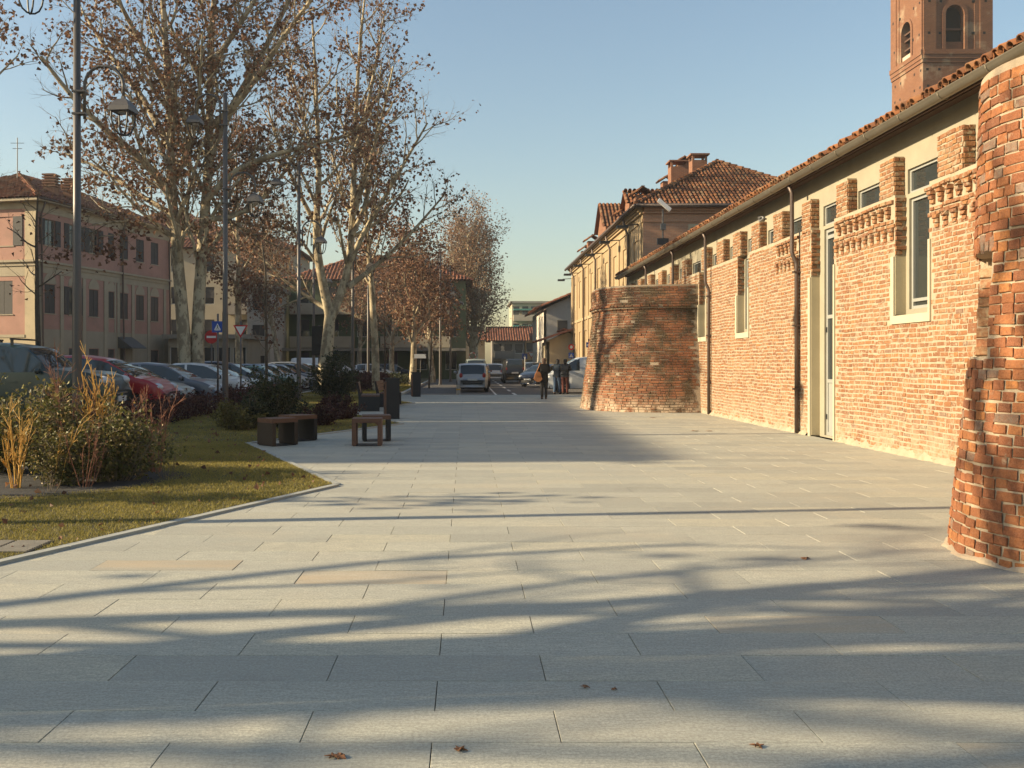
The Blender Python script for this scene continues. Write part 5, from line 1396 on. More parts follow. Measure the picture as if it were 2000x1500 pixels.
def hedge(label, x0, x1, y0, y1, h, leaves, size, mat, seed):
    g = np.random.default_rng(seed); r = thing('hedge', ((x0+x1)/2, (y0+y1)/2, 0), label, 'hedge'); tb = Tubes(); n = int((y1-y0)*14)
    S = []
    for k in range(n):
        p = np.array((g.uniform(x0+.1, x1-.1), g.uniform(y0, y1), 0)); e = p+np.array((g.normal(0, .12), g.normal(0, .12), h*g.uniform(.7, 1.15))); tb.add(np.array([p, (p+e)/2+g.normal(0, .03, 3), e]), [.008, .006, .003], 3)
        for f in (.35, .6, .85, 1): S.append(p+(e-p)*f)
    V, F = tb.mesh(); mk('stems', V, F, M['twig'], r); S = np.array(S); O = S[g.integers(0, len(S), leaves)]+g.normal(0, .09, (leaves, 3)); O[:, 2] = np.clip(O[:, 2], .02, None)
    leaf_cloud('foliage', O, size, M[mat], r, g)
hedge('low dark red hedge in front of the nearest parked cars', -7.75, -6.9, 16, 27.5, .48, 9000, .07, 'leaf_red', 731)
hedge('low dark red hedge between the second lamp post and the third', -7.75, -6.7, 28.3, 38.5, .5, 7000, .08, 'leaf_red', 732)
hedge('red brown hedge beyond the bench below the pale tree trunk', -7.0, -4.6, 47, 60, .75, 7000, .12, 'leaf_red', 733)
hedge('olive hedge beyond the far litter bin', -6.4, -3.9, 61, 70, .6, 3500, .12, 'leaf_dark', 734)

# ------------------------------------------------------------------ lamp posts
def make_lamp():
    r = thing('street_lamp', (0, 0, 0))
    mb = MB(); mb.lathe([(.095, 0), (.09, .3), (.088, 2.9), (.076, 3.0), (.062, 9.4)], n=12); mb.build('post', M['pole'], r, True)
    mb = MB(); mb.lathe([(.16, 0), (.16, .03), (.10, .05), (.10, .25)], n=12); mb.build('base_collar', M['pole'], r)
    for sx, zt in ((1, 7.06), (-1, 9.36)):
        rad = .365; x0 = .145
        pts = [(sx*x0, 0, zt-.95-.05), (sx*x0, 0, zt-rad)]+[(sx*(x0+rad-rad*math.cos(t)), 0, zt-rad+rad*math.sin(t)) for t in np.linspace(.2, math.pi, 14)]+[(sx*(x0+2*rad), 0, zt-.62)]
        mb = MB(); mb.tube(pts, .03, 8); arm = mb.build('arm', M['pole'], r, True)
        for z in (zt-.5, zt-.92):
            mb = MB(); mb.box(min(-.075*sx, sx*(x0+.035)), max(-.075*sx, sx*(x0+.035)), -.075, .075, z, z+.035); mb.build('clamp', M['pole'], arm)
        cx = sx*(x0+2*rad); zc = zt-.62
        mb = MB(); mb.lathe([(.04, .05), (.05, 0), (.13, -.02), (.20, -.08), (.275, -.17), (.285, -.25), (.24, -.25)], (cx, 0, zc), 4); V = np.array(mb.V)
        c_, s_ = math.cos(R(38)), math.sin(R(38)); V[:, :2] = (V[:, :2]-(cx, 0))@np.array(((c_, s_), (-s_, c_)))+(cx, 0); mb.V = [tuple(v) for v in V]
        head = mb.build('lamp_head', M['pole'], r)
        for k in range(4):
            an = R(38+90*k); mb = MB()
            mb.tube([(cx+q*math.cos(an), q*math.sin(an), zc+z) for q, z in ((.225, -.24), (.225, -.36), (.20, -.5), (.15, -.61), (.07, -.675), (.0, -.69))], .018, 5); mb.build('cage_rib', M['steel_dark'], head)
        mb = MB(); mb.lathe([(.1, -.255), (.1, -.27)], (cx, 0, zc), 12); mb.build('lens', M['lamp_glass'], head)
    return r
lamp0 = make_lamp()
LP = [(-7.35, 17.9, 'nearest tall double armed lamp post behind the shrubs'), (-7.09, 27.9, 'second double armed lamp post beside the blue crossing sign'), (-6.6, 37.4, 'third double armed lamp post right of the dark bush'), (-5.65, 47.3, 'double armed lamp post directly left of the bench'), (-1.78, 65.7, 'left one of the two tall far lamp posts by the road'), (-1.25, 76.0, 'right one of the two tall far lamp posts by the road'), (-9.0, 56, 'double armed lamp post behind the forked plane tree'), (-6.6, 64, 'double armed lamp post right of the forked plane tree, far'), (-7.35, 8.1, 'double armed lamp post outside the left edge of the view')]
for k, (x, y, lb) in enumerate(LP):
    o = lamp0 if k == 0 else copy_tree(lamp0)
    o.location = (x, y, .0 if y < 60 else -.05); o.rotation_euler[2] = R([0, 2, -1, 3, 4, 0, 2, 0, 0][k]); tag(o, lb, 'street lamp', 'double armed street lamps')

# ------------------------------------------------------------------ stools, bench, bins, bollard
def stool(loc, rot, label, side='steel_dark', rim='wood_slat', w=.52, d=.50, h=.48):
    r = thing('stool', (0, 0, 0), label, 'stool', 'cube stools')
    for s in (-1, 1):
        mb = MB(); mb.box(min(s*w/2, s*(w/2-.075)), max(s*w/2, s*(w/2-.075)), -d/2, d/2, .012, h-.075); mb.build('side_panel', M[side], r)
    mb = MB(); mb.box(-w/2+.02, w/2-.02, -d/2+.02, d/2-.02, 0, .012); mb.build('base_plate', M['steel_dark'], r)
    for k in range(5):
        mb = MB(); y0 = -d/2+k*d/5; mb.box(-w/2, w/2, y0+.002, y0+d/5-.004, h-.073, h); mb.build('slat', M[rim], r)
    r.location = loc; r.rotation_euler[2] = R(rot); return r
stool((-3.33, 16.75, 0), 43, 'brown steel cube stool, front left one at the lawn corner', 'steel_brown')
stool((-3.15, 17.75, 0), 48, 'dark cube stool, behind the brown one at the lawn corner')
stool((-1.74, 16.75, 0), 3, 'wooden framed open cube stool, in front of the dark one', 'wood_slat')
stool((-1.68, 17.75, 0), 8, 'dark legged cube stool with wooden top behind the wooden framed one')
def bench(loc, rot, label):
    r = thing('bench', (0, 0, 0), label, 'bench')
    for x in (-.9, .9):
        mb = MB(); mb.prism([(x-.03, -.33, 0), (x-.03, .30, 0), (x-.03, .30, .44), (x-.03, .36, .85), (x-.03, .30, .85), (x-.03, .2, .44), (x-.03, -.33, .44)], (.06, 0, 0)); mb.build('side_panel', M['steel_dark'], r)
    for k in range(5): mb = MB(); mb.box(-.93, .93, -.33+k*.115, -.33+k*.115+.1, .442, .48); mb.build('seat_slat', M['wood_slat'], r)
    for k in range(3): mb = MB(); y = .245+k*.02; mb.prism([(-.93, y, .53+k*.115), (-.93, y+.03, .53+k*.115), (-.93, y+.045, .63+k*.115), (-.93, y+.015, .63+k*.115)], (1.86, 0, 0)); mb.build('back_slat', M['wood_slat'], r)
    r.location = loc; r.rotation_euler[2] = R(rot)
bench((-3.0, 29.3, 0), 95, 'dark steel bench with wooden slats on the paving notch behind the bin')
bench((-2.6, 31.9, 0), 88, 'second dark steel bench farther back beyond the first bench')
def bin_(loc, rot, label):
    r = thing('litter_bin', (0, 0, 0), label, 'litter bin')
    mb = MB(); mb.box(-.17, .17, -.16, .18, 0, 1.04); mb.build('body', M['steel_dark'], r)
    mb = MB(); mb.box(-.17, .17, -.2, -.162, .03, .96); o = mb.build('wood_front', M['wood_slat'], r)
    mb = MB(); mb.box(-.18, .18, -.21, .19, 1.041, 1.06); mb.build('lid', M['steel_dark'], r)
    mb = MB(); mb.box(-.1, .1, -.204, -.2005, .78, .9); mb.build('slot', M['dark'], r)
    r.location = loc; r.rotation_euler[2] = R(rot)
bin_((-1.93, 24.7, 0), -79, 'tall dark litter bin with wooden front beside the benches')
bin_((-2.15, 40.8, 0), -79, 'small far dark litter bin at the end of the plaza')
bl = thing('bollard', (-.35, 43.9, 0), 'concrete bollard with yellow band behind the silver car', 'bollard')
mb = MB(); mb.lathe([(.16, 0), (.16, .06), (.10, .08), (.095, .52), (.07, .56)], (-.35, 43.9, -.1), 14); mb.build('post', M['concrete'], bl, True)
M['yel_paint'] = std('yellow_paint', (.6, .33, .03), .6, .1, 4, 40, 0); M['red_paint'] = std('red_paint', (.45, .02, .02), .5, .08, 4, 40, 0); M['blue_paint'] = std('blue_paint', (.02, .07, .33), .5, .08, 4, 40, 0); M['white_paint'] = std('white_paint', (.7, .69, .66), .5, .04, 4, 40, 0); M['orange'] = std('orange_plastic', (.7, .13, .03), .5, .08, 4, 40, 0)
mb = MB(); mb.lathe([(.099, .3), (.099, .36)], (-.35, 43.9, -.1), 14); mb.build('band', M['yel_paint'], bl, True)

# ------------------------------------------------------------------ signs
def disc(mb, c, r, n, t, y, rot=0): mb.prism([(c[0]+r*math.cos(rot+2*math.pi*k/n), y, c[1]+r*math.sin(rot+2*math.pi*k/n)) for k in range(n)], (0, t, 0))
def sign(label, loc, h, kinds, rot=0):
    r = thing('road_sign', (0, 0, 0), label, 'road sign')
    mb = MB(); mb.tube([(0, .03, 0), (0, .03, h)], .03, 8); mb.build('post', M['pole'], r, True)
    for kind, zc, s in kinds:
        mb = MB()
        if kind == 'square':
            mb.box(-s, s, -.012, -.002, zc-s, zc+s); p = mb.build('panel', M['blue_paint'], r)
            mb = MB(); mb.prism([(-s*.62, -.0125, zc-s*.55), (s*.62, -.0125, zc-s*.55), (0, -.0125, zc+s*.62)], (0, -.003, 0)); mb.build('triangle', M['white_paint'], p)
            mb = MB(); q = s*.2   # walking figure and stripes
            disc(mb, (0, zc+s*.22), s*.09, 8, -.002, -.0160)
            mb.prism([(-.05*s, -.016, zc+.12*s), (.10*s, -.016, zc+.12*s), (.08*s, -.016, zc-.12*s), (-.06*s, -.016, zc-.12*s)], (0, -.002, 0))
            mb.prism([(-.06*s, -.016, zc-.12*s), (.02*s, -.016, zc-.12*s), (-.14*s, -.016, zc-.42*s), (-.22*s, -.016, zc-.42*s)], (0, -.002, 0)); mb.prism([(.0*s, -.016, zc-.12*s), (.08*s, -.016, zc-.12*s), (.24*s, -.016, zc-.42*s), (.15*s, -.016, zc-.42*s)], (0, -.002, 0)); mb.build('figure', M['dark'], p)
            mb = MB()
            for k in range(5): mb.box(-s*.5+k*s*.22, -s*.5+k*s*.22+s*.12, -.016, -.0125, zc-s*.72, zc-s*.6)
            mb.build('stripes', M['white_paint'], p)
        elif kind == 'noentry':
            disc(mb, (0, zc), s, 24, -.01, -.002); p = mb.build('panel', M['red_paint'], r)
            mb = MB(); mb.box(-s*.7, s*.7, -.016, -.0125, zc-s*.16, zc+s*.16); mb.build('bar', M['white_paint'], p)
        elif kind == 'yield':
            mb.prism([(-s, -.002, zc+s*.58), (s, -.002, zc+s*.58), (0, -.002, zc-s*1.15)], (0, -.01, 0)); p = mb.build('panel', M['red_paint'], r)
            mb = MB(); mb.prism([(-s*.68, -.0125, zc+s*.40), (s*.68, -.0125, zc+s*.40), (0, -.0125, zc-s*.78)], (0, -.003, 0)); mb.build('field', M['white_paint'], p)
        elif kind == 'bus':
            mb.box(-s, s, -.012, -.002, zc-s, zc+s); p = mb.build('panel', M['blue_paint'], r); mb = MB(); mb.box(-s*.85, s*.85, -.016, -.0125, zc-s*.35, zc+s*.35); mb.build('field', M['white_paint'], p)
        elif kind == 'nopark':
            disc(mb, (0, zc), s, 20, -.01, -.002); p = mb.build('panel', M['red_paint'], r); mb = MB(); disc(mb, (0, zc), s*.5, 16, -.004, -.0125); mb.build('field', M['white_paint'], p)
        elif kind == 'mirror':
            disc(mb, (0, zc), s, 24, -.02, -.002); p = mb.build('rim', M['red_paint'], r); mb = MB(); disc(mb, (0, zc), s*.82, 24, -.01, -.0225); mb.build('mirror', M['car_glass'], p)
            for k in range(0, 8, 2):
                mb = MB(); mb.prism([(s*a*math.cos(t), -.0225, zc+s*a*math.sin(t)) for t, a in ((k*math.pi/4, .83), (k*math.pi/4, 1.0), ((k+.5)*math.pi/4, 1.0), ((k+1)*math.pi/4, 1.0), ((k+1)*math.pi/4, .83), ((k+.5)*math.pi/4, .83))], (0, -.004, 0)); mb.build('band', M['white_paint'], p)
    r.location = loc; r.rotation_euler[2] = R(rot); return r
sg = sign('blue pedestrian crossing sign beside the second lamp post', (-7.55, 28.8, 0), 2.95, [('square', 2.55, .17)])
sign('red no entry sign half hidden by the blue crossing sign', (-10.75, 40.0, -.1), 2.9, [('noentry', 2.65, .28)])
sign('red and white give way triangle sign before the slim white trunk', (-7.85, 33.0, 0), 2.9, [('yield', 2.62, .26)])
sign('distant give way triangle sign at the end of the street', (6.8, 98.5, -.1), 2.9, [('yield', 2.45, .36)])
sign('distant blue crossing sign left of the give way triangle', (6.05, 97.5, -.1), 2.7, [('square', 2.25, .27)])
sign('blue and white stop sign panel left of the round bastion', (6.1, 47.0, -.1), 2.75, [('bus', 2.45, .13)])
sign('round red no parking sign with blue plate near the yellow wing', (6.95, 62.5, -.1), 2.9, [('nopark', 2.6, .2), ('square', 2.05, .18)])
sign('round red rimmed traffic mirror below the big far plane tree', (.6, 86, -.1), 2.4, [('mirror', 2.2, .32)])
# traffic light seen from behind, on a pole by the forked tree
tl = thing('traffic_light', (-7.6, 49.0, -.1), 'black traffic light seen from behind left of the forked plane tree', 'traffic light')
mb = MB(); mb.tube([(-7.6, 49, -.1), (-7.6, 49, 3.4)], .05, 8); mb.build('post', M['pole'], tl, True)
mb = MB(); mb.box(-7.95, -7.25, 48.86, 48.9, 1.85, 3.35); mb.build('backing_board', M['black_plastic'], tl)
mb = MB()
for k in range(3): mb.box(-7.78, -7.42, 48.72, 48.858, 1.98+k*.43, 2.36+k*.43)
mb.build('lamp_housing', M['black_plastic'], tl)
mb = MB(); mb.tube([(-7.2, 48.8, 2.3), (-7.15, 48.8, 2.15)], [.14, .1], 10); mb.build('visor', M['white_paint'], tl)
# white direction board far by the saplings
fb_ = thing('direction_board', (-2.9, 60.5, 0), 'small white direction board beyond the far litter bin', 'sign')
mb = MB(); mb.tube([(-2.9, 60.5, 0), (-2.9, 60.5, 2.0)], .03, 6); mb.build('post', M['pole'], fb_); mb = MB(); mb.box(-3.3, -2.55, 60.44, 60.465, 1.75, 2.02); mb.build('panel', M['white_paint'], fb_)
# traffic cone with pole in the road
tc = thing('traffic_cone', (4.3, 69, -.1), 'orange traffic cone with thin pole standing in the road', 'traffic cone')
mb = MB(); mb.lathe([(.22, 0), (.22, .04), (.17, .05), (.05, .62)], (4.3, 69, -.105), 12); mb.build('cone', M['orange'], tc, True); mb = MB(); mb.tube([(4.3, 69, .45), (4.3, 69, 1.9)], .025, 6); mb.build('pole', M['white_paint'], tc)
# floodlight mast on the brick wall corner above the bastion
fl = thing('security_camera', (7.45, 38.5, 5.2), 'grey security camera and floodlight cluster on a short mast above the low roof', 'camera')
mb = MB(); mb.tube([(8.0, 38.5, 5.3), (8.0, 38.5, 7.7)], .04, 8); mb.build('mast', M['pole'], fl)
mb = MB(); mb.prism([(7.78, 38.4, 8.02), (7.86, 38.4, 8.14), (8.34, 38.4, 7.72), (8.26, 38.4, 7.60)], (0, .16, 0)); mb.build('camera_housing', M['white_paint'], fl)
mb = MB(); mb.box(7.75, 8.2, 38.3, 38.45, 6.25, 6.5); mb.build('floodlight', M['steel_dark'], fl)
mb = MB(); mb.box(7.9, 8.1, 38.35, 38.46, 6.85, 7.1); mb.build('junction_box', M['steel_grey'], fl)

# ------------------------------------------------------------------ cars
def paint_mat(name, col, rough=.28):
    m, nt, bs = nm(name); v = coords(nt, 'obj')
    c = mixc(nt, mrange(nt, noise(nt, v, 2.5, 5, .7), .4, .7, 0, .3), tuple(col), tuple(x*.75+.02 for x in col))
    nt.links.new(c, bs.inputs['Base Color']); bs.inputs['Roughness'].default_value = rough; bs.inputs['Metallic'].default_value = .0
    bs.inputs['Coat Weight'].default_value = .25; bs.inputs['Coat Roughness'].default_value = .06; return m
PAINT = {k: paint_mat('car_paint_'+k, c) for k, c in dict(red=(.36, .012, .018), dark_green=(.018, .035, .033), silver=(.38, .39, .40), blue_grey=(.13, .145, .175), white=(.60, .60, .58), navy=(.02, .03, .055), teal=(.02, .12, .095), black=(.014, .014, .016), grey=(.16, .165, .165), sage=(.22, .25, .22), light_blue=(.16, .24, .33), dark_red=(.16, .02, .02)).items()}
SHAPES = {
 'hatch': dict(top=[(0,.62),(.015,.80),(.03,.95),(.12,1.36),(.22,1.46),(.40,1.48),(.55,1.42),(.60,1.36),(.77,.98),(.90,.88),(.965,.74),(1,.58)], belt=[(0,.60),(.03,.90),(.2,.95),(.6,.92),(.77,.90),(.9,.81),(.965,.68),(1,.54)], ws=(.585,.775), rg=(.03,.125), pil=(.155,.36), wh=(.17,.80)),
 'mpv': dict(top=[(0,.62),(.012,.9),(.025,1.05),(.07,1.40),(.16,1.47),(.42,1.48),(.58,1.40),(.63,1.33),(.80,.98),(.90,.90),(.965,.76),(1,.58)], belt=[(0,.60),(.025,.92),(.2,.95),(.6,.93),(.8,.92),(.9,.83),(.965,.70),(1,.54)], ws=(.60,.81), rg=(.02,.075), pil=(.18,.42), wh=(.18,.81)),
 'suv': dict(top=[(0,.62),(.012,.95),(.02,1.0),(.05,1.38),(.1,1.46),(.45,1.48),(.56,1.42),(.60,1.37),(.70,1.04),(.90,.98),(.97,.88),(1,.66)], belt=[(0,.60),(.02,.95),(.2,.98),(.6,.98),(.7,.98),(.9,.92),(.97,.82),(1,.62)], ws=(.585,.705), rg=(.015,.055), pil=(.17,.40), wh=(.19,.81)),
 'wagon': dict(top=[(0,.62),(.015,.85),(.025,.98),(.08,1.38),(.15,1.45),(.45,1.48),(.56,1.42),(.60,1.37),(.73,.98),(.90,.88),(.965,.74),(1,.58)], belt=[(0,.60),(.025,.93),(.2,.95),(.6,.92),(.73,.91),(.9,.81),(.965,.68),(1,.54)], ws=(.58,.735), rg=(.02,.085), pil=(.17,.39), wh=(.19,.81)),
 'sedan': dict(top=[(0,.60),(.02,.90),(.16,.97),(.30,1.40),(.40,1.47),(.5,1.48),(.58,1.42),(.62,1.37),(.76,.98),(.9,.88),(.965,.74),(1,.58)], belt=[(0,.58),(.02,.85),(.2,.92),(.6,.92),(.76,.90),(.9,.81),(.965,.68),(1,.54)], ws=(.60,.765), rg=(.165,.31), pil=(.33,.47), wh=(.19,.80)),
 'van': dict(top=[(0,.62),(.006,1.0),(.012,1.2),(.03,1.44),(.07,1.48),(.5,1.48),(.66,1.44),(.72,1.36),(.87,.98),(.94,.86),(.98,.72),(1,.54)], belt=[(0,.60),(.012,.9),(.2,.92),(.6,.92),(.87,.90),(.94,.80),(.98,.66),(1,.5)], ws=(.70,.875), rg=(.01,.032), pil=(.62,.645), wh=(.19,.84)),
}
def car(kind, paint, loc, heading, label, L=3.9, W=1.72, H=1.48, rack=False, plate=True, lights_on=False, oval=False):
    S = SHAPES[kind]; kz = H/1.48; pm = PAINT[paint]
    r = thing('parked_car', (0, 0, 0), label, 'car', 'parked cars')
    wr = .305*max(1, (H/1.48)**.5); wx = [L*(t-.5) for t in S['wh']]; ar = wr+.055
    ts = set(np.linspace(0, 1, 31)) | {t for t, _ in S['top']} | set(S['ws']) | set(S['rg'])
    for x in wx:
        for k in np.linspace(-1, 1, 11): ts.add((x+ar*1.001*math.sin(k*math.pi/2))/L+.5)
    for p in S['pil']: ts |= {p-.012, p+.012}
    ts = np.array(sorted(t for t in ts if 0 <= t <= 1)); ts = ts[np.concatenate([[True], np.diff(ts) > .0015])]
    xs = (ts-.5)*L
    top = np.interp(ts, *zip(*S['top']))*kz; belt = np.minimum(np.interp(ts, *zip(*S['belt']))*kz, top-.02)
    for a in (top, belt): a[1:-1] = (a[:-2]+4*a[1:-1]+a[2:])/6
    belt = np.minimum(belt, top-.02)
    w = W/2*(1-.20*np.abs(2*ts-1)**7-.03*(2*ts-1)**2)
    zb = np.full(len(ts), .20*kz); zb[ts < .05] = .26*kz; zb[ts > .95] = .22*kz
    for x in wx:
        d2 = ar**2-(xs-x)**2; zb = np.where(d2 > 0, np.maximum(zb, wr+np.sqrt(np.maximum(d2, 0))), zb)
    zb = np.minimum(zb, belt-.05)
    rows = []
    for i in range(len(ts)):
        hcab = top[i]-belt[i]; y4 = w[i]*.985-hcab*.22; zt = top[i]
        rows.append([(w[i]*.93, zb[i]), (w[i]*.985, zb[i]+.33*(belt[i]-zb[i])), (w[i], zb[i]+.68*(belt[i]-zb[i])), (w[i]*.982, belt[i]), (y4, belt[i]+hcab*.90), (y4-.07, zt-.012), (y4*.5, zt+.012), (0, zt+.02)])
    V = []; nR = 15
    for i, rw in enumerate(rows):
        for y, z in rw: V.append((xs[i], -y, z))
        for y, z in rw[-2::-1]: V.append((xs[i], y, z))
    V = np.array(V); body = []; sg_ = []; ws = []; rg = []
    for i in range(len(ts)-1):
        tm = (ts[i]+ts[i+1])/2; cab = min(top[i]-belt[i], top[i+1]-belt[i+1])
        inp = any(abs(tm-p) < .0125 for p in S['pil'])
        for k in range(nR-1):
            f = (i*nR+k, i*nR+k+1, (i+1)*nR+k+1, (i+1)*nR+k); kk = k if k < 7 else 13-k
            if kind == 'van' and tm < S['pil'][0] and kk == 3: body.append(f); continue
            if kk == 3 and cab > .13 and not inp and S['rg'][0]+.035 < tm < S['ws'][1]-.01: sg_.append(f)
            elif kk >= 5 and S['ws'][0]+.005 < tm < S['ws'][1]-.008: ws.append(f)
            elif kk >= 5 and S['rg'][0] < tm < S['rg'][1] : rg.append(f)
            else: body.append(f)
    body.append(tuple(range(nR))); body.append(tuple(range((len(ts)-1)*nR, len(ts)*nR))[::-1])
    def sub(name, F, mat, smooth=True):
        if not F: return
        used = sorted({i for f in F for i in f}); mp = {v: k for k, v in enumerate(used)}
        return mk(name, V[used], [tuple(mp[i] for i in f) for f in F], mat, r, smooth)
    sub('body', body, pm)
    for s_ in (-1, 1):
        pil = sorted(S['pil'])
        for lo, hi in ((0, pil[0]), (pil[0], pil[1]), (pil[1], 1)):
            sub('side_window', [f for f in sg_ if np.sign(V[list(f), 1].mean()) == s_ and lo <= V[list(f), 0].mean()/L+.5 < hi], M['car_glass'])
    sub('windscreen', ws, M['car_glass']); sub('rear_window', rg, M['car_glass'])
    mb = MB(); mb.box(-L/2+.12, L/2-.12, -W/2*.80, W/2*.80, .22, .62); mb.build('underbody', M['black_plastic'], r)
    for sx, x in enumerate(wx):
        for s in (-1, 1):
            yo = s*(W/2-.10)
            def ring(prof):
                Vv = []; Ff = []; n = 20
                for rad, dy in prof:
                    for k in range(n): a = 2*math.pi*k/n; Vv.append((x+rad*math.cos(a), yo+s*dy, wr+rad*math.sin(a)))
                for i in range(len(prof)-1):
                    for k in range(n): Ff.append((i*n+k, i*n+(k+1) % n, (i+1)*n+(k+1) % n, (i+1)*n+k))
                Ff.append(tuple(range((len(prof)-1)*n, len(prof)*n))); return Vv, Ff
            Vv, Ff = ring([(wr*.5, -.11), (wr*.96, -.10), (wr, -.06), (wr, .06), (wr*.96, .085), (wr*.68, .09), (wr*.66, .07)]); t_ = mk('wheel', Vv, Ff, M['rubber'], r)
            m2 = MB()
            for k in range(7):
                a = 2*math.pi*k/7; c, d = math.cos(a), math.sin(a)
                m2.prism([(x+c*q*wr*.64-d*e*.03, yo+s*.072, wr+d*q*wr*.64+c*e*.03) for q, e in ((.15, -1), (1, -.8), (1, .8), (.15, 1))], (0, s*.016, 0))
            m2.prism([(x+.07*math.cos(a), yo+s*.071, wr+.07*math.sin(a)) for a in np.linspace(0, 6.283, 9)[:-1]], (0, s*.022, 0)); m2.build('rim', M['rim'], t_)
    xf = L/2
    def yat(x): return float(np.interp(x/L+.5, ts, w))
    def zat(x): return float(np.interp(x/L+.5, ts, belt))
    for s in (-1, 1):
        xq = xf-(.20 if not oval else .24); mb = MB(); mb.ball((xq, s*yat(xq)*.80, zat(xq)-.015), (.17, .155, .085*kz) if not oval else (.17, .14, .115), 12, 7); mb.build('headlight', M['lamp_glass'], r, True)
        if oval: mb = MB(); mb.ball((xf-.16, s*yat(xf-.16)*.84, .60), (.10, .09, .065), 10, 6); mb.build('fog_light', M['lamp_glass'], r, True)
        xq = -L/2+.07; mb = MB(); mb.ball((xq, s*yat(xq)*.86, .86*kz), (.06, .10, .13 if kind != 'van' else .2), 10, 6); mb.build('tail_light', M['red_lamp'], r, True)
        xm = (S['ws'][1]-.5)*L-.22; mb = MB(); mb.ball((xm, s*(W/2+.07), 1.0*kz), (.055, .10, .075), 10, 6); mb.build('mirror', pm, r, True)
        for q in ((.5, .27) if kind != 'van' else (.66,)): mb = MB(); x0 = (q-.5)*L+.05; mb.box(x0, x0+.17, s*W/2*.99-.01, s*W/2*.99+.03, .80*kz, .825*kz); mb.build('door_handle', pm, r)
    zf = float(np.interp(.985, ts, zb))
    mb = MB(); mb.box(xf-.05, xf+.012, -W*.27, W*.27, .30*kz, .46*kz); mb.build('grille', M['black_plastic'], r)
    if oval or kind in ('suv', 'sedan', 'wagon'): mb = MB(); mb.box(xf-.06, xf+.022, -W*.2, W*.2, .60*kz, .625*kz); mb.build('badge_bar', M['chrome'], r)
    mb = MB(); mb.box(xf-.02, xf+.024, -.26, .26, .47*kz, .565*kz); mb.build('number_plate', M['plate'], r)
    mb = MB(); mb.box(-L/2-.015, -L/2+.03, -W*.30, W*.30, .40*kz, .50*kz); mb.build('rear_bumper_strip', M['black_plastic'], r)
    mb = MB(); mb.box(-L/2-.012, -L/2+.03, -.26, .26, .60*kz, .70*kz); mb.build('rear_plate', M['plate'], r)
    if rack:
        for q in (.3, .5): mb = MB(); xq = (q-.5)*L; mb.box(xq-.03, xq+.03, -W*.40, W*.40, H+.07, H+.11); mb.box(xq-.03, xq+.03, -W*.38, -W*.36, H-.08, H+.07); mb.box(xq-.03, xq+.03, W*.36, W*.38, H-.08, H+.07); mb.build('roof_bar', M['black_plastic'], r)
    r.location = loc; r.rotation_euler[2] = R(heading); return r
PZ = -.10
def park(kind, paint, nose, y, label, L=3.9, H=1.48, rot=0, **kw): return car(kind, paint, (nose-L/2, y, PZ), rot, label, L=L, H=H, **kw)
park('suv', 'dark_green', -8.25, 22.7, 'dark green off road car with roof bars, nearest in the parking row', 4.6, 2.02, rack=True, W=1.85)
park('mpv', 'red', -8.35, 27.0, 'red compact car with round headlights in the parking row', 4.15, 1.76, oval=True, W=1.78)
park('hatch', 'sage', -8.6, 29.6, 'pale sage car mostly hidden behind the red car', 4.0, 1.5)
park('hatch', 'blue_grey', -8.35, 32.3, 'blue grey hatchback between the sage car and the white car', 3.95, 1.56)
park('hatch', 'white', -8.3, 36.6, 'small white car behind the second lamp post', 3.6, 1.55, oval=True)
park('hatch', 'grey', -8.4, 39.3, 'grey hatchback just behind the small white car', 4.1, 1.5)
park('mpv', 'navy', -8.5, 42.3, 'dark navy people carrier beside the dark bush', 4.4, 1.62)
park('sedan', 'teal', -7.95, 45.4, 'teal green saloon with orange corner lamp by the forked tree', 4.2, 1.4)
cols_ = ['light_blue', 'silver', 'blue_grey', 'navy', 'grey', 'silver', 'light_blue', 'white', 'blue_grey', 'sage']
for k in range(8):
    park(['hatch', 'wagon', 'hatch', 'sedan', 'mpv', 'hatch', 'wagon', 'hatch'][k], cols_[k], -8.6, 48.4+k*2.85, ['light blue hatchback, first past the teal saloon', 'silver estate, second past the teal saloon', 'blue grey hatchback, third past the teal saloon', 'navy saloon, fourth past the teal saloon', 'grey people carrier, fifth past the teal saloon', 'silver hatchback, sixth past the teal saloon', 'light blue estate, seventh past the teal saloon', 'white hatchback at the far end of the parking row'][k], 4.1, 1.5 if k != 4 else 1.62)
car('van', 'white', (-11.5, 75.5, PZ), -8, 'white van parked in front of the green apartment block', L=4.9, W=1.9, H=1.95)
for k, (x, y, pt, lb) in enumerate(((-7.6, 78.5, 'white', 'white hatchback right of the white van'), (-6.2, 81, 'navy', 'dark hatchback farthest right before the green apartment block'), (-15.5, 72.5, 'silver', 'silver hatchback left of the white van'))): car('hatch', pt, (x, y, PZ), -5, lb)
# cars on the street
RZ = -.105
car('wagon', 'silver', (.35, 52.2, RZ), 90, 'silver estate car seen from behind beside the yellow banded bollard', L=4.3, W=1.75, H=1.54)
car('hatch', 'black', (.55, 58.0, RZ), 90, 'black car parked directly in front of the silver estate car', L=4.0, H=1.55)
car('wagon', 'dark_red', (.75, 63.5, RZ), 90, 'dark red car third in the line of street parked cars', L=4.3, H=1.5)
car('suv', 'sage', (.7, 70.0, RZ), 90, 'pale off road car fourth in the line with high roof', L=4.5, H=1.85)
car('van', 'black', (3.75, 74.5, RZ), 90, 'black van with open boot stopped in the road behind the cone', L=4.5, W=1.8, H=1.85)
car('wagon', 'white', (2.4, 82.0, RZ), 90, 'white estate with red lights left of the black van', L=4.3, H=1.5)
car('suv', 'grey', (6.0, 84.0, RZ), 268, 'grey oncoming car with lit headlights on the street', L=4.3, W=1.78, H=1.62)
car('hatch', 'navy', (5.1, 62.0, RZ), 235, 'dark blue car turning at the right of the street', L=4.1, H=1.48)
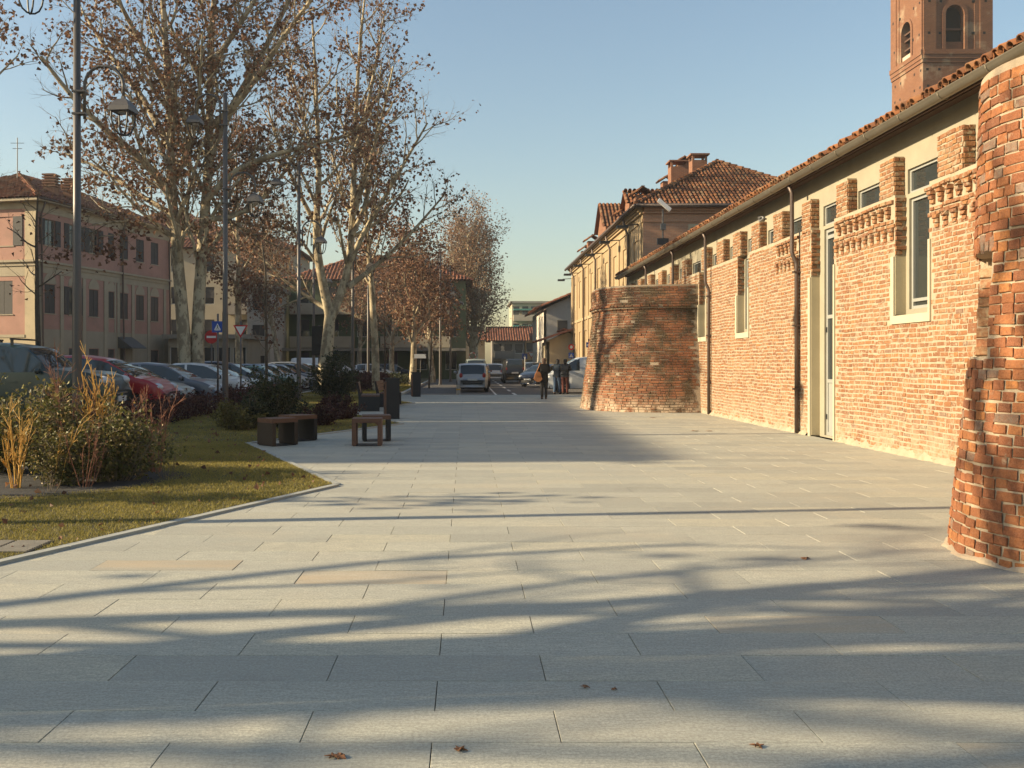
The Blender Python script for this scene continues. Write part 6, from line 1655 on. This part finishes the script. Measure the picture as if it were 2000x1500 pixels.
car('mpv', 'teal', (4.6, 94, RZ), 90, 'dark teal car far down the street', L=4.3, H=1.6)
car('van', 'white', (6.6, 49.4, RZ), 180, 'white van half hidden by the round bastion', L=4.9, W=1.9, H=1.88)
# road markings
for k in range(7): mb = MB(); mb.box(2.35, 2.50, 46+k*6, 49+k*6, RZ+.003, RZ+.006); mb.build('lane_dash', M['paint'], None, kind='structure')
mb = MB(); mb.box(1.42, 1.52, 44, 75, RZ+.003, RZ+.006); mb.build('bay_line', M['paint'], None, kind='structure')

# ------------------------------------------------------------------ people
M['skin'] = std('skin', (.42, .24, .16), .6, .06, 6, 60, 0, kind='obj'); M['cloth_black'] = std('black_cloth', (.006, .006, .007), .9, .2, 6, 60, .1, kind='obj'); M['cloth_tights'] = std('black_tights', (.010, .010, .011), .7, .1, 6, 60, 0, kind='obj')
M['denim'] = std('denim', (.06, .10, .16), .85, .2, 9, 60, .1, kind='obj'); M['cloth_brown'] = std('russet_trousers', (.13, .035, .022), .85, .15, 6, 60, .1, kind='obj'); M['hair_brown'] = std('brown_hair', (.06, .028, .016), .6, .2, 9, 60, .1, kind='obj'); M['hair_black'] = std('black_hair', (.012, .010, .009), .6, .2, 9, 60, .1, kind='obj'); M['leather'] = std('tan_leather', (.36, .145, .05), .5, .15, 6, 60, .1, kind='obj'); M['cloth_navy'] = std('navy_jacket', (.018, .03, .045), .8, .2, 6, 60, .1, kind='obj'); M['cloth_puffer'] = std('black_puffer', (.022, .02, .018), .5, .2, 6, 60, .1, kind='obj')
def skin_mesh(name, J, E, mat, parent, root=0, sub=2, smooth=True):
    names = list(J); idx = {k: i for i, k in enumerate(names)}
    me = bpy.data.meshes.new(name); me.from_pydata([J[k][0] for k in names], [(idx[a], idx[b]) for a, b in E], [])
    me.materials.append(mat); o = bpy.data.objects.new(name, me); COL.objects.link(o); o.parent = parent
    m = o.modifiers.new('skin', 'SKIN')
    for k in names:
        rr = J[k][1]; v = me.skin_vertices[0].data[idx[k]]; v.radius = (rr, rr) if np.isscalar(rr) else rr; v.use_root = idx[k] == root
    m.use_smooth_shade = True; s = o.modifiers.new('sub', 'SUBSURF'); s.levels = sub; s.render_levels = sub
    return o
def person(label, loc, heading, top, legs, hair, coat_len=.86, stride=.14, arm_l=None, arm_r=None, h=1.68, lean=0.0, coat_r=.17, hair_long=True):
    """faces local +Y; base at 0"""
    r = thing('person', (0, 0, 0), label, 'person'); k = h/1.7
    def S(p): return (p[0]*k, (p[1]+lean*max(0, p[2]-.9))*k, p[2]*k)
    al = arm_l or ((-.25, .02, 1.13), (-.24, .12, .88)); ar_ = arm_r or ((.25, .02, 1.13), (.24, .12, .88))
    J = {'pelvis': (S((0, 0, .92)), (.14*k, .10*k)), 'waist': (S((0, 0, 1.08)), (.125*k, .09*k)), 'chest': (S((0, 0, 1.30)), (.15*k, .10*k)), 'neck': (S((0, .0, 1.46)), .055*k), 'headb': (S((0, .01, 1.53)), .065*k), 'head': (S((0, .025, 1.61)), (.078*k, .092*k)), 'crown': (S((0, .015, 1.68)), .055*k), 'nose': (S((0, .125, 1.595)), .014*k), 'earl': (S((-.085, .01, 1.60)), .014*k), 'earr': (S((.085, .01, 1.60)), .014*k)}
    E = [('pelvis', 'waist'), ('waist', 'chest'), ('chest', 'neck'), ('neck', 'headb'), ('headb', 'head'), ('head', 'crown'), ('head', 'nose'), ('head', 'earl'), ('head', 'earr')]
    for s, nme, a in ((-1, 'l', al), (1, 'r', ar_)):
        st = stride*s
        J['hip'+nme] = (S((s*.085, 0, .86)), .095*k); J['knee'+nme] = (S((s*.09, st*.55+.02, .48)), .058*k); J['ank'+nme] = (S((s*.09, st, .09)), .040*k); J['toe'+nme] = (S((s*.095, st+.14, .035)), .034*k); J['heel'+nme] = (S((s*.09, st-.03, .04)), .035*k)
        E += [('pelvis', 'hip'+nme), ('hip'+nme, 'knee'+nme), ('knee'+nme, 'ank'+nme), ('ank'+nme, 'toe'+nme), ('ank'+nme, 'heel'+nme)]
        J['sh'+nme] = (S((s*.17, 0, 1.37)), .06*k); J['el'+nme] = (S(a[0]), .042*k); J['wr'+nme] = (S(a[1]), .028*k)
        d = np.array(a[1])-np.array(a[0]); d /= np.linalg.norm(d); pm_ = np.array(a[1])+d*.07; J['palm'+nme] = (S(tuple(pm_)), (.034*k, .018*k))
        E += [('chest', 'sh'+nme), ('sh'+nme, 'el'+nme), ('el'+nme, 'wr'+nme), ('wr'+nme, 'palm'+nme)]
        sidev = np.cross(d, (s, 0.2, 0)); sidev /= np.linalg.norm(sidev)+1e-9; inn = np.array((-s, 0, 0))
        for q, (off, ln) in enumerate(((-.03, .06), (-.01, .072), (.01, .068), (.028, .055))):
            b_ = pm_+sidev*off+d*.02; m_ = b_+d*ln*.55+inn*.008; e_ = m_+d*ln*.4+inn*.022
            J[f'f{q}a{nme}'] = (S(tuple(b_)), .010*k); J[f'f{q}b{nme}'] = (S(tuple(m_)), .0085*k); J[f'f{q}c{nme}'] = (S(tuple(e_)), .007*k); E += [('palm'+nme, f'f{q}a{nme}'), (f'f{q}a{nme}', f'f{q}b{nme}'), (f'f{q}b{nme}', f'f{q}c{nme}')]
        b_ = pm_-d*.03-sidev*.035; J['tha'+nme] = (S(tuple(b_)), .011*k); J['thb'+nme] = (S(tuple(b_+d*.045-sidev*.02+inn*.015)), .009*k); E += [('palm'+nme, 'tha'+nme), ('tha'+nme, 'thb'+nme)]
    body = skin_mesh('body', J, E, M['skin'], r, 0, 1)
    # clothes follow the body a little outside it
    C = {'hem': (S((0, 0, coat_len)), (coat_r*1.06*k, coat_r*.82*k)), 'hip': (S((0, 0, .98)), (coat_r*k, coat_r*.76*k)), 'waist': (S((0, 0, 1.12)), (coat_r*.92*k, coat_r*.7*k)), 'chest': (S((0, 0, 1.30)), (coat_r*1.02*k, coat_r*.74*k)), 'col': (S((0, 0, 1.45)), .082*k)}
    CE = [('hip', 'waist'), ('hip', 'hem'), ('waist', 'chest'), ('chest', 'col')]
    for s, nme, a in ((-1, 'l', al), (1, 'r', ar_)):
        C['s'+nme] = (S((s*.175, 0, 1.365)), .082*k); C['e'+nme] = (S(a[0]), .062*k); C['w'+nme] = (S(a[1]), .047*k); CE += [('chest', 's'+nme), ('s'+nme, 'e'+nme), ('e'+nme, 'w'+nme)]
    skin_mesh('coat', C, CE, M[top], r, 1, 2)
    for s, nme in ((-1, 'l'), (1, 'r')):
        st = stride*s; lr = 1.0 if legs != 'cloth_tights' else .93
        Lg = {'a': (S((s*.085, 0, .93)), .112*k), 'b': (S((s*.09, st*.3, .70)), .098*k*lr), 'c': (S((s*.09, st*.55+.02, .48)), .078*k*lr), 'd': (S((s*.09, st*.85, .22)), .066*k*lr), 'e': (S((s*.09, st, .06)), .068*k*(lr**.7))}
        skin_mesh('trouser_leg' if legs != 'cloth_tights' else 'stocking', Lg, [('a', 'b'), ('b', 'c'), ('c', 'd'), ('d', 'e')], M[legs], r, 0, 2)
        Sh = {'a': (S((s*.09, st-.04, .045)), .05*k), 'b': (S((s*.093, st+.06, .042)), .048*k), 'c': (S((s*.097, st+.17, .034)), .036*k)}
        skin_mesh('shoe', Sh, [('a', 'b'), ('b', 'c')], M['cloth_black'], r, 0, 2)
    hz = 1.62
    H_ = {'a': (S((0, -.005, 1.655)), (.098*k, .10*k)), 'b': (S((0, -.045, 1.585)), (.098*k, .078*k)), 'c': (S((0, -.065, 1.50)), (.085*k, .055*k))}
    HE = [('a', 'b'), ('b', 'c')]
    if hair_long: H_['d'] = (S((0, -.085, 1.40)), (.07*k, .04*k)); HE.append(('c', 'd'))
    skin_mesh('hair', H_, HE, M[hair], r, 0, 2)
    for s in (-1, 1): mb = MB(); mb.ball(S((s*.032, .105, 1.625)), .012*k, 8, 5); mb.build('eye', M['dark'], r, True)
    mb = MB(); mb.ball(S((0, .108, 1.548)), (.026*k, .008*k, .008*k), 8, 5); mb.build('mouth', M['red_lamp'], r, True)
    r.location = loc; r.rotation_euler[2] = R(heading); return r
wl = (3.15, 38.2, 0)
person('woman in a long black coat and tights walking away with a tan shoulder bag', wl, 4, 'cloth_black', 'cloth_tights', 'hair_brown', .62, .07, arm_l=((-.26, -.02, 1.12), (-.22, .14, .95)), arm_r=((.24, .02, 1.12), (.16, .22, 1.06)), coat_r=.185, hair_long=True)
person('person in black puffer jacket and russet trousers beside the white van', (4.62, 44.1, RZ+.1), -20, 'cloth_puffer', 'cloth_brown', 'hair_black', .93, .03, arm_l=((-.25, .08, 1.15), (-.12, .26, 1.15)), arm_r=((.25, .08, 1.15), (.12, .26, 1.15)), h=1.68, lean=.10, coat_r=.19)
person('person in navy jacket and blue jeans left of the puffer jacket wearer', (4.27, 44.4, RZ+.1), -35, 'cloth_navy', 'denim', 'hair_black', .90, .10, arm_l=((-.25, .06, 1.15), (-.14, .24, 1.1)), arm_r=((.25, .06, 1.15), (.14, .24, 1.1)), h=1.66, lean=.16, coat_r=.18)
bg = thing('shoulder_bag', (2.90, 38.1, .75), 'tan leather shoulder bag hanging from the left shoulder of the woman in black', 'bag')
mb = MB(); Vb = []
mb.prism([(2.90+.16*math.cos(t)*(1.15 if math.sin(t) < 0 else .85), 38.05, .90+.21*math.sin(t)) for t in np.linspace(0, 6.283, 17)[:-1]], (0, .16, 0)); mb.build('body', M['leather'], bg)
mb = MB(); mb.tube([(2.84, 38.12, 1.08), (2.93, 38.1, 1.28), (2.99, 38.14, 1.44), (3.02, 38.24, 1.44), (2.98, 38.3, 1.2), (2.92, 38.22, 1.08)], .018, 6); mb.build('strap', M['leather'], bg, True)
mb = MB(); mb.prism([(2.80, 38.045, .93), (3.0, 38.045, .93), (2.99, 38.045, 1.06), (2.82, 38.045, 1.06)], (0, -.012, 0)); mb.build('flap', M['leather'], bg)

# ------------------------------------------------------------------ pigeon on a merlon, fallen leaves
pg = thing('pigeon', (6.95, 22.35, 4.75), 'grey pigeon sitting on a brick merlon under the eaves', 'bird')
M['feather'] = std('pigeon_feather', (.30, .30, .31), .8, .2, 12, 60, .1, kind='obj')
px_, py_, pz_ = 6.97, 22.35, 4.79
bd = MB(); bd.lathe([(.01, -.17), (.035, -.13), (.06, -.06), (.07, .0), (.06, .07), (.036, .12), (.03, .145), (.034, .165), (.028, .19), (.01, .205)], (0, 0, 0), 12)
Vp = np.array(bd.V); z = Vp[:, 2].copy(); Vp = np.stack([px_+Vp[:, 0], py_+z, pz_+.06+Vp[:, 1]+np.where(z > .08, (z-.08)*.75, 0)], 1); mk('body', Vp, bd.F, M['feather'], pg, True)
mb = MB(); mb.prism([(px_-.03, py_-.13, pz_+.055), (px_+.03, py_-.13, pz_+.055), (px_+.035, py_-.25, pz_+.035), (px_-.035, py_-.25, pz_+.035)], (0, 0, .012)); mb.build('tail', M['feather'], pg)
for s in (-1, 1): mb = MB(); mb.ball((px_+s*.058, py_-.03, pz_+.075), (.018, .12, .042), 8, 5); mb.build('wing', M['steel_grey'], pg, True); mb = MB(); mb.tube([(px_+s*.02, py_, pz_+.01), (px_+s*.02, py_+.005, pz_-.035)], .005, 4); mb.build('foot', M['red_lamp'], pg)
mb = MB(); mb.tube([(px_, py_+.2, pz_+.15), (px_, py_+.235, pz_+.14)], [.009, .002], 5); mb.build('beak', M['dark'], pg)
M['fallen'] = std('fallen_leaf', (.22, .10, .045), .8, .3, 30, 90, .2, kind='obj')
def leaf(px, py, label, s=.055, seed=0):
    g = np.random.default_rng(seed); Y = 2682.5/(py-709); c = np.array(((px-910)*Y/FPX, Y, .001)); V = [c+(0, 0, .004)]; n = 10; a0 = g.uniform(0, 6)
    for k in range(n): a = a0+2*math.pi*k/n; q = s*(1.0 if k % 2 == 0 else .5)*g.uniform(.8, 1.2); V.append(c+(q*math.cos(a), q*math.sin(a), abs(g.normal(.0, .007))))
    V = np.array(V); n0 = len(V); V = np.concatenate([V, V+(0, 0, .003)])
    F = [(0, 1+(k+1) % n, 1+k) for k in range(n)]+[(n0, n0+1+k, n0+1+(k+1) % n) for k in range(n)]+[(1+k, 1+(k+1) % n, n0+1+(k+1) % n, n0+1+k) for k in range(n)]
    mk('fallen_leaf', V, F, M['fallen'], None, label=label, cat='leaf', group='fallen leaves on the paving')
for k, (px, py, lb, s) in enumerate(((650, 1479, 'curled brown leaf on the paving, left of a near identical pair', .028), (664, 1480, 'curled brown leaf on the paving, right of a near identical pair', .026), (898, 1465, 'single orange brown leaf at the bottom middle of the paving', .028), (1480, 1459, 'dark brown leaf at the bottom right of the paving', .026), (1143, 1343, 'tiny orange leaf in the middle of the near paving', .02), (1199, 1347, 'tiny dark leaf right of the tiny orange one', .014), (1385, 842, 'brown leaf on the sunlit paving left of the glass door', .09), (1358, 842, 'larger brown leaf in front of the round bastion', .1), (1275, 816, 'dark leaf near the foot of the bastion', .1), (1572, 1092, 'pale leaf on the paving near the round tower', .035))): leaf(px, py, lb, s, k+40)
# dry leaves lying on the lawn
g = np.random.default_rng(77); n = 700; x = g.uniform(-7.8, -1.6, n); y = 5.6+36*g.random(n)**1.5; ok = in_poly(x, y, lawn_poly); x, y = x[ok], y[ok]
leaf_cloud('dry_leaves', np.stack([x, y, np.full(len(x), .045)], 1), .075, M['leaf_brown'], None, g, label='dry brown leaves scattered over the lawn', cat='leaves', kind='stuff')
# ------------------------------------------------------------------ haze
mb = MB(); mb.box(-75, 75, -8, 200, -1.2, 37.5); hz_ = mb.build('haze', None, None, kind='stuff', label='thin warm winter haze filling the air over the street', cat='haze')
hm, hnt, hbs = nm('haze_air'); hnt.nodes.remove(hbs)
pv = hnt.nodes.new('ShaderNodeVolumePrincipled'); pv.inputs['Color'].default_value = (.93, .92, .9, 1); pv.inputs['Density'].default_value = .00055; pv.inputs['Anisotropy'].default_value = .2
hnt.links.new(pv.outputs[0], hnt.nodes['Material Output'].inputs['Volume']); hz_.data.materials.append(hm)
